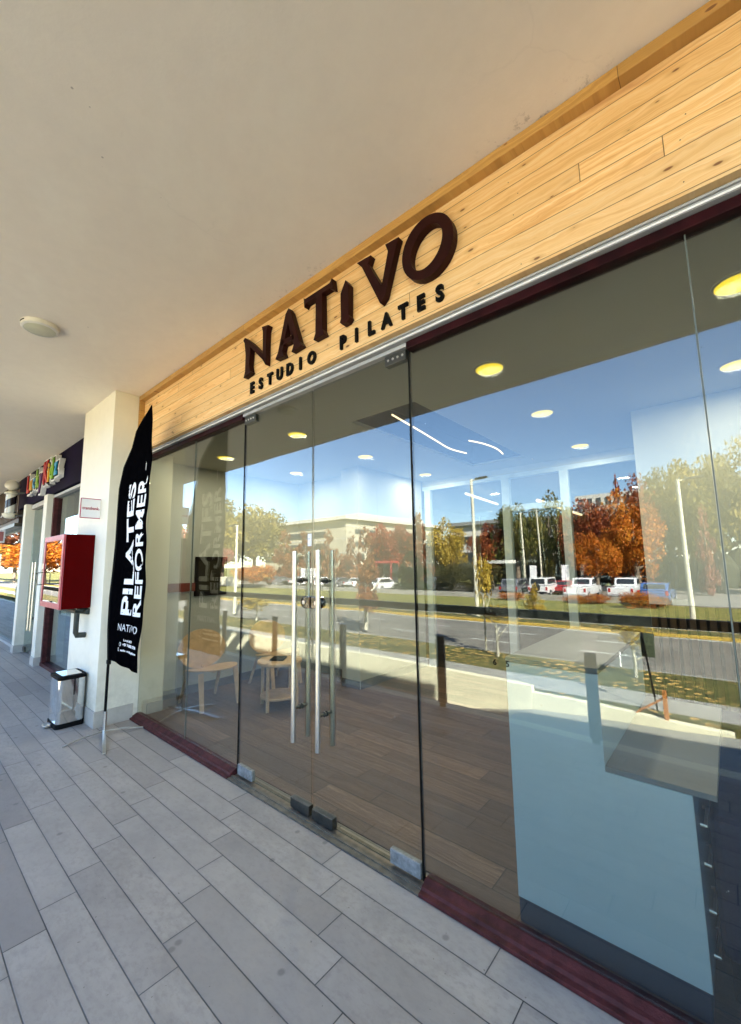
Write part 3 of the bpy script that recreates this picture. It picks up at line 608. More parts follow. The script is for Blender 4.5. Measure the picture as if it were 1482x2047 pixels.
MB().lathe([(.085, 2.60), (.085, 2.97)], (BX, BY, 0), 28).build('striped_cylinder', t.m, bp, smooth=True)
m = MB(); m2 = MB(); m.lathe([(.07, 2.50), (.095, 2.52), (.105, 2.55), (.12, 2.57), (.12, 2.585), (.092, 2.60)], (BX, BY, 0), 28); m2.lathe([(.092, 2.97), (.12, 2.985), (.12, 3.0), (.10, 3.02), (.06, 3.04)], (BX, BY, 0), 28); m.build('bottom_cap', simple('ivory_enamel', (.72, .69, .56), .3), bp, smooth=True); m2.build('top_cap', simple('ivory_enamel', (.72, .69, .56), .3), bp, smooth=True)
MB().sphere((BX, BY, 3.155), (.12, .12, .105), 24, 14).build('globe', simple('opal_globe', (.66, .62, .54), .35), bp, smooth=True)
m = MB(); m3 = MB(); m.tube([(BX, BY, 3.02), (BX+.1, BY+.1, 3.0), (BX+.18, -.12, 3.0)], .018, 8); m3.tube([(BX, BY, 2.56), (BX+.1, BY+.1, 2.55), (BX+.18, -.12, 2.55)], .018, 8); m.build('bracket', M_DSTEEL, bp, smooth=True); m3.build('bracket', M_DSTEEL, bp, smooth=True)
# colourful letters
lk = thing('toy_shop_sign', 'multicoloured LuckyKidz letters on a thick white cut-out backing', 'sign', (-8.5, -.15, 3.0))
cols = dict(L=(.55,.02,.02), u=(.75,.36,.03), c=(.08,.30,.50), k=(.25,.45,.03), y=(.13,.04,.16), K=(.50,.01,.02), i=(.80,.42,.03), d=(.25,.50,.03), z=(.03,.35,.65))
xs_ = -9.75; zz = {'L': 2.90, 'u': 2.92, 'c': 2.93, 'k': 2.90, 'y': 2.90, 'K': 2.90, 'i': 2.90, 'd': 2.92, 'z': 2.95}
advance = dict(L=.21, u=.22, c=.20, k=.22, y=.23, K=.27, i=.13, d=.24, z=.2)
backs = MB()
for ch, h in zip('LuckyKidz', (.27, .22, .22, .28, .26, .32, .28, .28, .24)):
    mt = simple('toy_letter_'+ch + ('_capital' if ch.isupper() else ''), cols[ch], .3)
    text('letter', ch, h/.62, mt, lk, (xs_, -.215, zz[ch]), depth=.008, bold=.010, sx=.95)
    dk = text('letter_outline', ch, h/.62, M_BLACK, lk, (xs_, -.203, zz[ch]), depth=.003, bold=.028, sx=.95)  # black outline layer between the coloured letter and its white backing
    w_ = advance[ch]*1.05
    o = text('backing', ch, h/.62, M_PAPER, lk, (xs_, -.165, zz[ch]), depth=.034, bold=.055, sx=.95)
    xs_ += advance[ch]*1.13

# ================================================================ RAILING (walkway edge)
rl = thing('walkway_railing', 'glass railing with dark flat handrail and short posts along the walkway edge', 'railing', (-4, -2.2, 0))
MB().box(-30, 12, -2.225, -2.165, .975, 1.05).build('handrail', simple('brown_handrail', (.10, .085, .07), .5, .2), rl, .004)
for x in [-.965 + 1.47*k for k in range(-16, 6)]:
    MB().box(x-.045, x+.045, -2.215, -2.175, .03, .72).build('post', simple('post_paint', (.085, .065, .055), .45, .3), rl, .003)
    MB().box(x-.028, x+.028, -2.210, -2.180, -.10, .03).build('post_foot', M_DSTEEL, rl)
for k in range(-16, 5): x = -.965+1.47*k; MB().box(x+.06, x+1.41, -2.199, -2.189, .06, .975).build('glass_panel', M_RGLASS, rl)

# ================================================================ INTERIOR OBJECTS
def chair(loc, label):
    t = thing('lounge_chair', label, 'chair', loc, 'plywood lounge chairs')
    X, Y, Z = loc
    n = 28; m = MB(); vs = []; NR = 6   # oval curved back
    for s in (0, 1):
        for i in range(NR+1):
            for k in range(n):
                a = 2*pi*k/n; yy = .285*i/NR*cos(a); zz_ = .21*i/NR*sin(a); vs.append((X-.22 - .16*zz_ + .35*yy*yy + s*.011, Y+yy, Z+.57+zz_))
    K = (NR+1)*n; fs = []
    for s in (0, 1):
        for i in range(NR):
            for k in range(n): a = s*K+i*n+k; b = s*K+i*n+(k+1)%n; fs.append((a, b, b+n, a+n))
    for k in range(n): a = NR*n+k; b = NR*n+(k+1)%n; fs.append((a, b, b+K, a+K))
    m.add(vs, fs); m.build('backrest', M_PLY, t, smooth=True)
    m = MB(); vs = []
    for s in (0, 1):
        for i in range(NR+1):
            for k in range(n):
                a = 2*pi*k/n; xx = .29*i/NR*cos(a); yy = .265*i/NR*sin(a); vs.append((X+.03+xx, Y+yy, Z+.375 + .12*xx + .25*yy*yy + s*.012))
    m.add(vs, fs); m.build('seat', M_PLY, t, smooth=True)
    for sy in (-1, 1):
        m = MB(); m.add([(X+.17, Y+sy*.20-.03, Z+.385), (X+.17, Y+sy*.20+.03, Z+.385), (X+.185, Y+sy*.20+.03, Z+.385), (X+.185, Y+sy*.20-.03, Z+.385), (X+.235, Y+sy*.21-.022, Z+.006), (X+.235, Y+sy*.21+.022, Z+.006), (X+.255, Y+sy*.21+.022, Z+.006), (X+.255, Y+sy*.21-.022, Z+.006)], [(0,1,2,3),(7,6,5,4),(0,4,5,1),(1,5,6,2),(2,6,7,3),(3,7,4,0)]); m.build('leg', M_PLY, t, .004)
        m = MB(); m.add([(X-.13, Y+sy*.19-.022, Z+.36), (X-.13, Y+sy*.19+.022, Z+.36), (X-.112, Y+sy*.19+.022, Z+.36), (X-.112, Y+sy*.19-.022, Z+.36), (X-.275, Y+sy*.21-.014, Z+.006), (X-.275, Y+sy*.21+.014, Z+.006), (X-.258, Y+sy*.21+.014, Z+.006), (X-.258, Y+sy*.21-.014, Z+.006)], [(0,1,2,3),(7,6,5,4),(0,4,5,1),(1,5,6,2),(2,6,7,3),(3,7,4,0)]); m.build('leg', M_PLY, t, .003)
    MB().tube([(X+.10, Y, Z+.360), (X-.12, Y, Z+.345), (X-.215, Y, Z+.40), (X-.235, Y, Z+.50)], [.018, .018, .016, .014], 8).build('back_support', M_PLY, t, smooth=True)
    return t
chair((-4.47, .66, 0), 'round backed plywood chair nearest the shop window, left of the side table')
chair((-4.52, 1.58, 0), 'round backed plywood chair against the white wall, behind the side table')
tb = thing('side_table', 'round wooden two-tier side table between the two chairs', 'table', (-3.79, 1.08, 0))
TX, TY = -3.79, 1.09
MB().lathe([(.001, .455), (.235, .455), (.24, .462), (.24, .478), (.235, .485), (.001, .485)], (TX, TY, 0), 36, False).build('table_top', M_PLY, tb, smooth=True)
MB().lathe([(.001, .11), (.195, .11), (.2, .115), (.2, .13), (.195, .135), (.001, .135)], (TX, TY, 0), 36, False).build('lower_shelf', M_PLY, tb, smooth=True)
for a in (R(20), R(110), R(200), R(290)): MB().tube([(TX+.215*cos(a), TY+.215*sin(a), .006), (TX+.215*cos(a), TY+.215*sin(a), .495)], .018, 12).build('leg', M_PLY, tb, smooth=True)
tbl = MB().obox((TX-.02, TY+.0, .495), (.06, .045, 0), (-.055, .07, 0), (0, 0, .008)).build('tablet', M_BLACK, None, .003); tag(tbl, 'thin black tablet lying on the round side table', 'tablet')
tv = thing('wall_screen', 'dark framed screen on the white side wall above the chairs', 'screen', (-4.99, .92, 1.4))
MB().box(-4.998, -4.965, .70, 1.12, 1.14, 1.62).build('case', M_DKWOOD, tv, .004); MB().box(-4.9645, -4.962, .73, 1.09, 1.19, 1.57).build('screen', M_SCREEN, tv)
sh = MB().box(-4.999, -4.96, .262, .695, 1.205, 1.305).build('wall_rail', simple('red_brown_board', (.16, .03, .018), .5)); tag(sh, 'dark red board fixed along the side wall beside the screen', 'board')

dk = thing('reception_desk', 'white reception desk, blue sky-light cast put into its colour, with raised counter close behind the window', 'desk', (-.5, .6, 0))
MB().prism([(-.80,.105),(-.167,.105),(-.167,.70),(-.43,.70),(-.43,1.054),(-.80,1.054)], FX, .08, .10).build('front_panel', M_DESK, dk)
MB().box(-.802, -.428, .078, 1.15, 1.056, 1.078).build('counter_top', M_DESKTOP, dk, .002)
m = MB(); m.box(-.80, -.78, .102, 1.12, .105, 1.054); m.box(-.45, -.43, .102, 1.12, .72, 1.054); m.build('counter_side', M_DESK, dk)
MB().box(-.43, -.10, .078, 1.15, .702, .722).build('desk_top', M_DESKTOP, dk, .002)
m = MB(); m.box(-.187, -.167, .102, 1.15, .105, .70); m.build('side_panel', simple('desk_side', (.06, .13, .22), .4), dk)
MB().box(-.80, -.175, .088, 1.15, .007, .103).build('kickboard', M_NAVY, dk)
for z in (.55, .42, .27, .13): MB().tube([(-.165, .22, z), (-.150, .22, z), (-.150, .36, z), (-.165, .36, z)], .006, 8).build('drawer_handle', M_BRUSH, dk, smooth=True)
sf2 = thing('waiting_bench', 'dark navy upholstered bench on the floor to the right of the desk', 'bench', (.6, .9, 0))
MB().box(-.14, 1.5, .20, 1.6, .14, .60).build('cushion', simple('navy_fabric', (.002, .004, .030), .9, 0, .2, 8, 0, 60, .05), sf2, .03, seg=3)
MB().box(-.12, 1.47, .23, 1.57, .01, .138).build('plinth', M_BLACK, sf2)

pn = thing('slatted_partition', 'white upper partition over brown vertical slats behind the reception desk', 'partition', (.5, 2.3, 0))
MB().box(-.51, 3.38, 2.22, 2.34, 1.15, 2.749).build('upper_panel', M_WHITE, pn)
MB().box(-.51, 3.38, 2.26, 2.33, .007, 1.148).build('backing', M_DKWOOD, pn)
m = MB()
for k in range(64): m.box(-.505+k*.06, -.505+k*.06+.038, 2.222, 2.258, .01, 1.148)
m.build('slats', M_SLAT, pn)

gw = thing('glazed_partition', 'pale framed glass partition with a door across the back of the room', 'partition', (-1.9, 3.55, 0))
fm = simple('pale_frame', (.55, .62, .66), .5)
m = MB()
for x in (-3.40, -2.17, -1.43, -.62): m.box(x-.05, x+.05, 3.52, 3.60, .007, 2.60)
m.box(-3.49, -.4, 3.52, 3.60, 2.602, 2.66); m.box(-2.119, -1.481, 3.525, 3.595, 2.16, 2.24); m.build('frame', fm, gw)
MB().box(-3.49, 3.38, 3.53, 3.59, 2.662, 2.749).build('head', M_ICEIL, gw)
m = MB(); m.box(-3.34, -2.225, 3.555, 3.563, .01, 2.60); m.box(-1.375, -.675, 3.555, 3.563, .01, 2.60); m.box(-2.115, -1.485, 3.555, 3.563, .01, 2.155); m.build('glass', m_glass('inner_glass', .03, (.8, .85, .88), .3, False), gw)
m = MB(); m.box(-1.53, -1.49, 3.50, 3.55, .9, 1.12); m.build('door_handle', M_BLACK, gw)
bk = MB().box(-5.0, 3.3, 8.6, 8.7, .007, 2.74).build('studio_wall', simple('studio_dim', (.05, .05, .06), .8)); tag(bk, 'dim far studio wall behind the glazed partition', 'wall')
# downlights
def downlight(x, y, lab, z=2.75, rr=.085):
    t = thing('downlight', lab, 'ceiling light', (x, y, z), 'round yellow downlights')
    MB().lathe([(rr+.012, 0), (rr+.012, -.006), (rr, -.008)], (x, y, z-.0005), 32, False).build('rim', M_ICEIL, t)
    MB().lathe([(rr, -.007), (.001, -.007)], (x, y, z-.0005), 32, False).build('lens', M_LED, t)
    l = bpy.data.lights.new('downlight_lamp', 'AREA'); l.shape = 'DISK'; l.size = .16; l.energy = 1.25; l.color = (1, .88, .62); o = bpy.data.objects.new('downlight_lamp', l); COL.objects.link(o); o.parent = t; o.location = (0, 0, -.02)
    return t
for x, y, lab in ((-4.30, .67, 'downlight nearest the column, seen through the leftmost pane'), (-3.03, .69, 'downlight just inside the left door leaf, front row'), (-1.06, .67, 'downlight in the big window left half, largest of that file'), (.15, .65, 'downlight cut by the right picture edge, front row'),
                  (-4.35, 1.75, 'second row downlight seen just left of the door meeting edge'), (-3.10, 1.76, 'second row downlight seen through the right door leaf'), (-1.08, 1.74, 'second row downlight right of the ceiling recess'), (.16, 1.71, 'second row downlight cut by the right picture edge'),
                  (-3.14, 3.09, 'third row downlight just right of the door beside the recess'), (-1.11, 3.05, 'third row downlight nearest the white partition top')):
    downlight(x, y, lab)
cs = thing('curved_light', 'S-shaped glowing strip light hanging in the dark ceiling recess', 'ceiling light', (-2.1, 1.6, 2.75))
def strip(pts, name='strip', par=cs):
    P_ = []
    for i in range(len(pts)-1):
        for k in range(6):
            q = k/6; p0 = Vector(pts[max(i-1,0)]); p1 = Vector(pts[i]); p2 = Vector(pts[i+1]); p3 = Vector(pts[min(i+2, len(pts)-1)])
            P_.append(.5*((2*p1)+(-p0+p2)*q+(2*p0-5*p1+4*p2-p3)*q*q+(-p0+3*p1-3*p2+p3)*q**3))
    P_.append(Vector(pts[-1])); m = MB(); m.tube(P_, .0075, 8); return m.build(name, M_STRIP, par, smooth=True)
strip([(-1.99,.84,2.72),(-2.06,1.36,2.72),(-2.11,1.70,2.72),(-2.16,2.08,2.72),(-2.12,2.37,2.72)]); strip([(-1.90,2.01,2.74),(-1.84,2.22,2.74),(-1.82,2.5,2.74),(-1.86,2.76,2.74)])
for a, b, lab in (((-3.10, 4.2, 2.6), (-3.25, 5.75, 2.6), 'straight glowing tube light in the back studio, left one'), ((-1.95, 4.1, 2.35), (-2.0, 6.6, 2.35), 'straight glowing tube light in the back studio, right one')):
    o = MB().tube([a, b], .022, 8).build('tube_light', M_STRIP); tag(o, lab, 'ceiling light', 'studio tube lights')
nm = thing('window_number', 'small dark numerals 65 stuck low on the big window pane', 'decal', (-.8, -.006, 1.05))
text('numeral', '6', .034, M_BLACK, nm, (-.822, -.0062, 1.055), depth=.0004, bold=.0008); text('numeral', '5', .034, M_BLACK, nm, (-.765, -.0062, 1.055), depth=.0004, bold=.0008)

# ================================================================ STREET SIDE (seen mirrored in the glass)
ZS, ZP = -1.5, -1.75
struct(MB().add([(-700, -700, -2.6), (700, -700, -2.6), (700, 60, -2.6), (-700, 60, -2.6)], [(0,1,2,3)]).build('ground', M_LAWN))
# descending ramp between walkway and retaining wall (slab per section)
rp = [(-60, -2.25), (-9, -2.25), (-5.4, -2.17), (-4.2, -1.96), (-3.7, -1.85), (-2.3, -1.75), (-.98, -1.66), (-.2, -1.60), (1.2, -1.52), (16, -1.52)]
m = MB(); vs = []
for x, z in rp: vs += [(x, -2.32, z), (x, -8.12, z)]
m.add(vs, [(2*i, 2*i+2, 2*i+3, 2*i+1) for i in range(len(rp)-1)]); struct(m.build('ramp', M_CONC))
MB_ = MB().box(-60, 16, -2.36, -2.33, -2.6, -.02); struct(MB_.build('walkway_base', M_CONC))
rw = thing('retaining_wall', 'low cream rendered wall stepping down beside the ramp', 'wall', (-5, -8.2, -2))
m = MB(); m.prism([(-60,-2.6),(-3.70,-2.6),(-3.70,-1.34),(-9,-1.26),(-60,-1.3)], FX, -8.30, -8.12); m.build('tall_section', M_CREAM, rw, .01)
m = MB(); m.prism([(-3.695,-2.6),(-.2,-2.6),(-.2,-1.545),(-1.2,-1.53),(-2.3,-1.49),(-3.695,-1.48)], FX, -8.29, -8.13); m.build('low_section', M_CREAM, rw, .01)
def strip_y(name, y0, y1, z, mat, x0=-160, x1=60, th=.3): return MB().box(x0, x1, y1, y0, z-th, z).build(name, mat)
struct(strip_y('verge', -8.31, -8.55, ZS, M_GRASS)); struct(strip_y('pavement', -8.55, -9.65, ZS+.01, M_SIDE))
gs = strip_y('grass_strip', -9.65, -11.9, ZS-.005, M_GRASS); gs['kind'] = 'structure'
struct(strip_y('near_kerb', -11.9, -12.05, ZS+.0, M_CONC)); struct(strip_y('road', -12.05, -19.0, ZS-.12, M_ASPH)); struct(strip_y('far_kerb', -19.0, -19.15, ZS, M_YEL))
struct(strip_y('path', -20.6, -22.2, ZS+.02, M_SIDE)); struct(strip_y('verge', -19.15, -20.6, ZS-.02, M_GRASS))
m = MB(); m.add([(-160, -22.2, ZS), (60, -22.2, ZS), (60, -34, -1.72), (-160, -34, -1.72), (-160, -22.2, -2.6), (60, -22.2, -2.6)], [(0,1,2,3)]); m.v = m.v[:4]; struct(m.build('lawn', M_LAWN))
struct(strip_y('car_park', -34.2, -58, ZP, M_ASPH))
m = MB()
for y in (-12.3, -18.75): m.box(-160, 60, y-.06, y+.06, ZS-.12, ZS-.116)
for k in range(-40, 14):
    for y in (-14.3, -16.6): m.box(k*4.2, k*4.2+1.9, y-.055, y+.055, ZS-.12, ZS-.116)
struct(m.build('road_markings', M_LINE))
cw = MB().box(-60, -2, -34.2, -34.0, -2.2, -1.26).build('car_park_wall', M_CONC, None, .01); tag(cw, 'long low concrete wall in front of the parked cars', 'wall')
lw = MB().box(-160, -60, -36, -35.6, -2.2, -.3).build('white_wall', M_CREAM); tag(lw, 'pale boundary wall below the red trees at the far left', 'wall')

# small street furniture
o = MB().box(-1.155, -1.085, -8.04-.08, -8.04-.01, ZS-.02, -1.0).build('timber_stake', M_ORNG); o.location = (0, 0, 0)
bpy.data.objects.remove(o)
sk = thing('timber_stake', 'orange timber post with a slanted brace on top of the low wall', 'post', (-1.15, -8.2, -1.55))
MB().box(-1.19, -1.12, -8.23, -8.16, -1.56, -1.01).build('post', M_ORNG, sk, .003); MB().obox((-1.40, -8.2, -1.32), (.26, 0, .19), (0, .015, 0), (-.01, 0, .014)).build('brace', M_ORNG, sk)
sp_ = thing('street_sign', 'dark thin sign post with a tilted green panel beside the pavement', 'sign', (-1.4, -8.3, -1.5))
MB().tube([(-1.33, -8.5, ZS), (-1.48, -8.5, 0.02)], .018, 10).build('pole', M_RUBBER, sp_, smooth=True); MB().box(-1.52, -1.28, -8.53, -8.52, -.48, .0).build('panel', simple('green_back', (.10, .12, .07), .5, .3), sp_)
o = MB().tube([(-2.56, -11.97, ZS), (-2.56, -11.97, -1.08)], .03, 10).build('marker_post', M_PAPER); tag(o, 'short white marker post at the near kerb', 'bollard')
def lamp(x, y, zb, zt, arm, lab):
    t = thing('street_lamp', lab, 'street lamp', (x, y, zb), 'street lamps'); MB().tube([(x, y, zb), (x, y, zt)], [.11, .075], 12).build('pole', M_POLE, t, smooth=True)
    MB().tube([(x, y, zt-.1), (x+arm*.35, y, zt-.02)], .035, 8).build('arm', M_POLE, t); MB().obox((x+arm*.62, y, zt), (.34, 0, .02), (0, .12, 0), (0, 0, .05)).build('lamp_head', M_DSTEEL, t, .02); return t
lamp(-10.91, -20, -1.5, 6.3, 1, 'tallest cream street lamp, left of the window mullion'); lamp(-1.45, -22, -1.5, 5.25, 1, 'cream lamp post against the pale trees at the right'); lamp(-24.0, -12.8, -1.5, 4.15, -1, 'cream lamp post in front of the large olive trees')
lamp(-17.2, -44, -1.75, 7.0, 1, 'thin lamp post behind the jeep, left of the pair'); lamp(-16.4, -47, -1.75, 7.6, -1, 'thin lamp post behind the jeep, right of the pair')

# ---- trees
def unit_crown(seed, kind, N=8500, leaf=.040):
    rg = np.random.default_rng(seed); cl = []
    nc = 46 if kind == 'round' else 52
    for i in range(nc):
        if kind == 'round':
            d = rg.normal(size=3); d /= np.linalg.norm(d); rad = rg.uniform(.35, .84); c = d*rad; rr = rg.uniform(.16, .30); c[2] = c[2]*.5+.5
            cl.append((c[0], c[1], c[2], rr, rr*.62))
        else:
            h = rg.uniform(0.02, .97)**1.0; ext = (1-h)**.8*.80+.05; a = rg.uniform(0, 2*pi); q = rg.uniform(.1, .95)*ext; rr = rg.uniform(.12, .26)*(1.12-h); cl.append((q*cos(a), q*sin(a), h, rr, rr*.55))
    w = np.array([c[3]**2 for c in cl]); idx = rg.choice(len(cl), N, p=w/w.sum()); cl = np.array(cl)[idx]
    d = rg.normal(size=(N, 3)); d /= np.linalg.norm(d, axis=1)[:, None]; rad = rg.uniform(.55, 1.12, N)[:, None]
    P = cl[:, :3] + d*rad*np.stack([cl[:, 3], cl[:, 3], cl[:, 4]], 1)
    a = rg.normal(size=(N, 3)); a /= np.linalg.norm(a, axis=1)[:, None]; b = np.cross(a, rg.normal(size=(N, 3))); b /= np.linalg.norm(b, axis=1)[:, None]
    s = leaf*rg.uniform(.45, 1.15, N)[:, None]; a = a*s; b = b*s*.7; a[:, 2] *= .6; b[:, 2] *= .6
    V = np.stack([P-a, P-b, P+a, P+b], 1).reshape(-1, 3); me = bpy.data.meshes.new('crown'); me.from_pydata(V.tolist(), [], [(4*i, 4*i+1, 4*i+2, 4*i+3) for i in range(N)])
    at = me.attributes.new('rnd', 'FLOAT', 'FACE'); base = rg.uniform(0, 1, 60)[idx]; at.data.foreach_set('value', (base*.55+rg.uniform(0, .45, N)).astype('f'))
    me.materials.append(None); return me
CR = {'round': [unit_crown(s, 'round') for s in (1, 2, 3)], 'cone': [unit_crown(s, 'cone', 6500) for s in (4, 5)], 'young': [unit_crown(s, 'round', 420, .12) for s in (6, 7, 8)], 'shrub': [unit_crown(9, 'round', 9000, .028)]}
def unit_trunk(seed, n=7):
    rg = random.Random(seed); m = MB(); m.tube([(0,0,0), (.01,.01,.25), (-.01,.0,.5), (.01,0,.95)], [.035, .028, .02, .004], 8)
    for k in range(n):
        h = .28+.08*k; a = rg.uniform(0, 2*pi); L = .34-.02*k; m.tube([(0,0,h), (L*.5*cos(a), L*.5*sin(a), h+.10), (L*cos(a), L*sin(a), h+.24)], [.014, .009, .003], 6)
    me = bpy.data.meshes.new('trunk'); me.from_pydata(m.v, [], m.f); me.materials.append(None); return me
TR = [unit_trunk(1), unit_trunk(2)]
LF = dict(olive=m_leaf('olive', [(.055,.05,.008), (.18,.15,.025), (.38,.28,.06)]), green=m_leaf('green', [(.025,.035,.006), (.085,.09,.015), (.24,.18,.035)]), rust=m_leaf('rust', [(.09,.025,.012), (.22,.075,.03), (.36,.17,.06)]),
  red=m_leaf('red', [(.08,.010,.004), (.26,.03,.010), (.42,.10,.02)]), maroon=m_leaf('maroon', [(.055,.012,.006), (.20,.04,.013), (.40,.13,.03)]), orange=m_leaf('orange', [(.16,.03,.003), (.46,.13,.010), (.62,.28,.03)]), yellow=m_leaf('yellow', [(.17,.11,.012), (.38,.26,.03), (.54,.40,.07)]),
  conifer=m_leaf('conifer', [(.008,.018,.006), (.02,.04,.012), (.05,.07,.02)]), pink=m_leaf('pink', [(.16,.05,.04), (.36,.14,.10), (.5,.26,.16)]), hedge=m_leaf('hedge', [(.018,.020,.006), (.05,.048,.012), (.12,.09,.02)]))
tn = [0]
def tree(x, y, zb, zt, wd, kind, col, lab, grp, cb=.22, bark=None):
    t = thing({'shrub': 'hedge_bush'}.get(kind, 'conifer_tree' if col == 'conifer' else 'autumn_tree'), lab, 'bush' if kind == 'shrub' else 'tree', (x, y, zb), grp); tn[0] += 1; k = tn[0]; H = zt-zb
    me = CR[kind][k % len(CR[kind])]; c = bpy.data.objects.new('crown', me); COL.objects.link(c); c.parent = t; c.location = (0, 0, H*cb); c.scale = (wd/2, wd/2, H*(1-cb)); c.rotation_euler = (0, 0, k*1.3)
    c.material_slots[0].link = 'OBJECT'; c.material_slots[0].material = LF[col]
    if kind != 'shrub':
        tk = bpy.data.objects.new('trunk', TR[k % 2]); COL.objects.link(tk); tk.parent = t; s = H*(.85 if kind != 'young' else 1.0); q = min(s, wd*1.3); tk.scale = (q, q, s); tk.material_slots[0].link = 'OBJECT'; tk.material_slots[0].material = bark or M_BARK
    return t
G1 = 'trees behind the car park'; G2 = 'young trees along the street'
FAR = [(-94.8,-52,18.0,22,'round','olive','broad olive tree left of the largest one'),(-77.8,-50,15.0,20,'round','olive','large olive tree behind the cream lamp post, left of the rusty row'),(-138,-60,17.0,18.1,'round','olive','farthest olive tree at the left, beside the column'),
 (-61.9,-46,8.6,8.0,'cone','rust','first rusty pointed tree from the left in the row before the long building'),(-56.2,-46,8.4,7.4,'cone','rust','second rusty pointed tree from the left'),(-51.7,-47,8.0,6.6,'cone','rust','third rusty pointed tree, behind the door handles'),(-47.3,-48,7.0,6.0,'cone','rust','fourth and shortest rusty pointed tree'),
 (-37.9,-48,7.9,7.4,'round','red','deep red tree before the cream building, right one of two'),(-42.3,-50,7.4,6.8,'round','red','deep red tree before the cream building, left one of two'),(-26.6,-36,3.0,6.4,'cone','conifer','dark green conifer between the red trees and the yellow tree'),
 (-32.2,-46,9.6,6.6,'cone','rust','tall pointed orange red tree behind the conifer'),(-28.9,-48,7.0,6.5,'round','yellow','bright yellow tree before the white building'),(-24.6,-52,6.9,6.4,'round','maroon','maroon tree before the white banded building'),
 (-21.1,-52,9.7,7.6,'round','green','dark green tree left of the partition door'),(-17.4,-54,9.9,7.0,'round','green','dark green tree right of the twin lamp posts'),(-14.6,-53,8.2,5.2,'round','olive','olive green tree between the dark green and maroon trees'),
 (-12.1,-50,9.0,7.4,'round','maroon','broad maroon tree behind the pickups'),(-10.0,-58,13.1,3.4,'cone','red','tallest crimson spire above the maroon tree'),(-7.0,-47,7.4,6.4,'round','orange','large orange tree at the edge of the white partition'),(-9.9,-44,4.6,5.6,'round','orange','low orange tree directly behind the pickups'),
 (-7.6,-52,10.2,7.2,'round','maroon','dark maroon tree behind the large orange tree'),(-4.6,-54,11.8,7.0,'round','olive','pale olive tree, leftmost behind the white partition'),(-.8,-50,12.4,7.5,'round','olive','pale olive tree beside the right lamp post'),(-1.4,-46,6.8,2.6,'cone','pink','pinkish red tree before the pale olive ones'),(2.6,-50,13.6,7.5,'round','olive','pale olive tree at the right picture edge'),(-3.0,-57,13.5,8,'round','olive','tallest pale olive tree in the back row behind the right lamp post'),(-9.5,-57,9.5,8,'round','orange','dull orange tree in the back row behind the maroon ones'),(6.5,-48,12.9,7.6,'round','olive','olive tree past the right picture edge')]
for x, y, zt, wd, kd, cl_, lb in FAR: tree(x, y, ZP, zt, wd, kd, cl_, lb, G1, cb=.08 if kd == 'cone' else .14)
for x, y, zt, wd, cl_, lb in ((-99,-19,8.0,19,'orange','broad orange tree mirrored in the far left shop window'),(-80,-24,6.9,11,'rust','rusty tree mirrored in the far shop door'),(-72,-26,6.6,9,'yellow','yellow tree mirrored in the cabinet glass'),(-128,-18,12.5,30,'rust','largest rusty tree mirrored at the very left edge'),(-90,-40,9,13,'pink','pinkish red tree behind the orange one at far left'),(-60,-30,5.6,7.5,'pink','small pink red tree mirrored beside the column')):
    tree(x, y, ZS, zt, wd, 'round', cl_, lb, G1, cb=.14)
tree(-52.5, -33, ZS, 1.75, 8, 'round', 'orange', 'low spreading orange tree below the large olive tree', G1, cb=.05)
for x, y, zt, wd, cl_, kd, lb, cb_ in ((-12.92,-12.8,3.4,2.3,'rust','cone','tall slender rusty street tree right of the door handles',.24),(-20.1,-11.8,-.05,2.3,'yellow','young','small yellow street tree behind the left chair',.32),(-5.92,-11.3,.15,1.15,'yellow','young','small yellow tree with pale trunk left of the desk',.62),(-2.05,-11.0,-.05,1.05,'yellow','young','small yellow tree above the reception desk',.5),(-6.6,-11.9,1.9,.8,'yellow','young','thin sparse yellow tree in front of the tall lamp post',.45),(-8.3,-21.5,.5,1.5,'yellow','cone','narrow yellow sapling beside the tall lamp post',.2)):
    tree(x, y, ZS, zt, wd, kd, cl_, lb, G2, cb=cb_, bark=M_BIRCH)
tree(-21.1, -38, ZP, 1.65, 9.0, 'shrub', 'hedge', 'wide dark green bush left of the grey car', 'bushes by the car park', cb=0); tree(-25.2, -41, ZP, 1.2, 6.0, 'shrub', 'hedge', 'dark bush behind the conifer', 'bushes by the car park', cb=0)
for x, y, zt, wd, lb in ((-8.2,-33,-1.0,4.2,'low orange bush under the pickups'),(-14.0,-32.6,-.95,3.2,'low orange bush below the jeep'),(-4.6,-30.5,-.5,3.4,'low orange bush at the edge of the white partition')): tree(x, y, -1.8, zt, wd, 'shrub', 'orange', lb, 'bushes by the car park', cb=0)
hb = MB()
for k in range(46): hb.sphere((-62+k*1.75, -61+random.uniform(-1.5, 1.5), -.2+random.uniform(-.4, .9)), (1.6, 1.4, random.uniform(1.4, 2.6)), 10, 7)
o = hb.build('distant_hedge', simple('hedge_mass', (.03, .03, .012), .9, 0, .5, 1.5, 1.0, 4)); tag(o, 'long dark hedge closing the back of the car park', 'hedge')

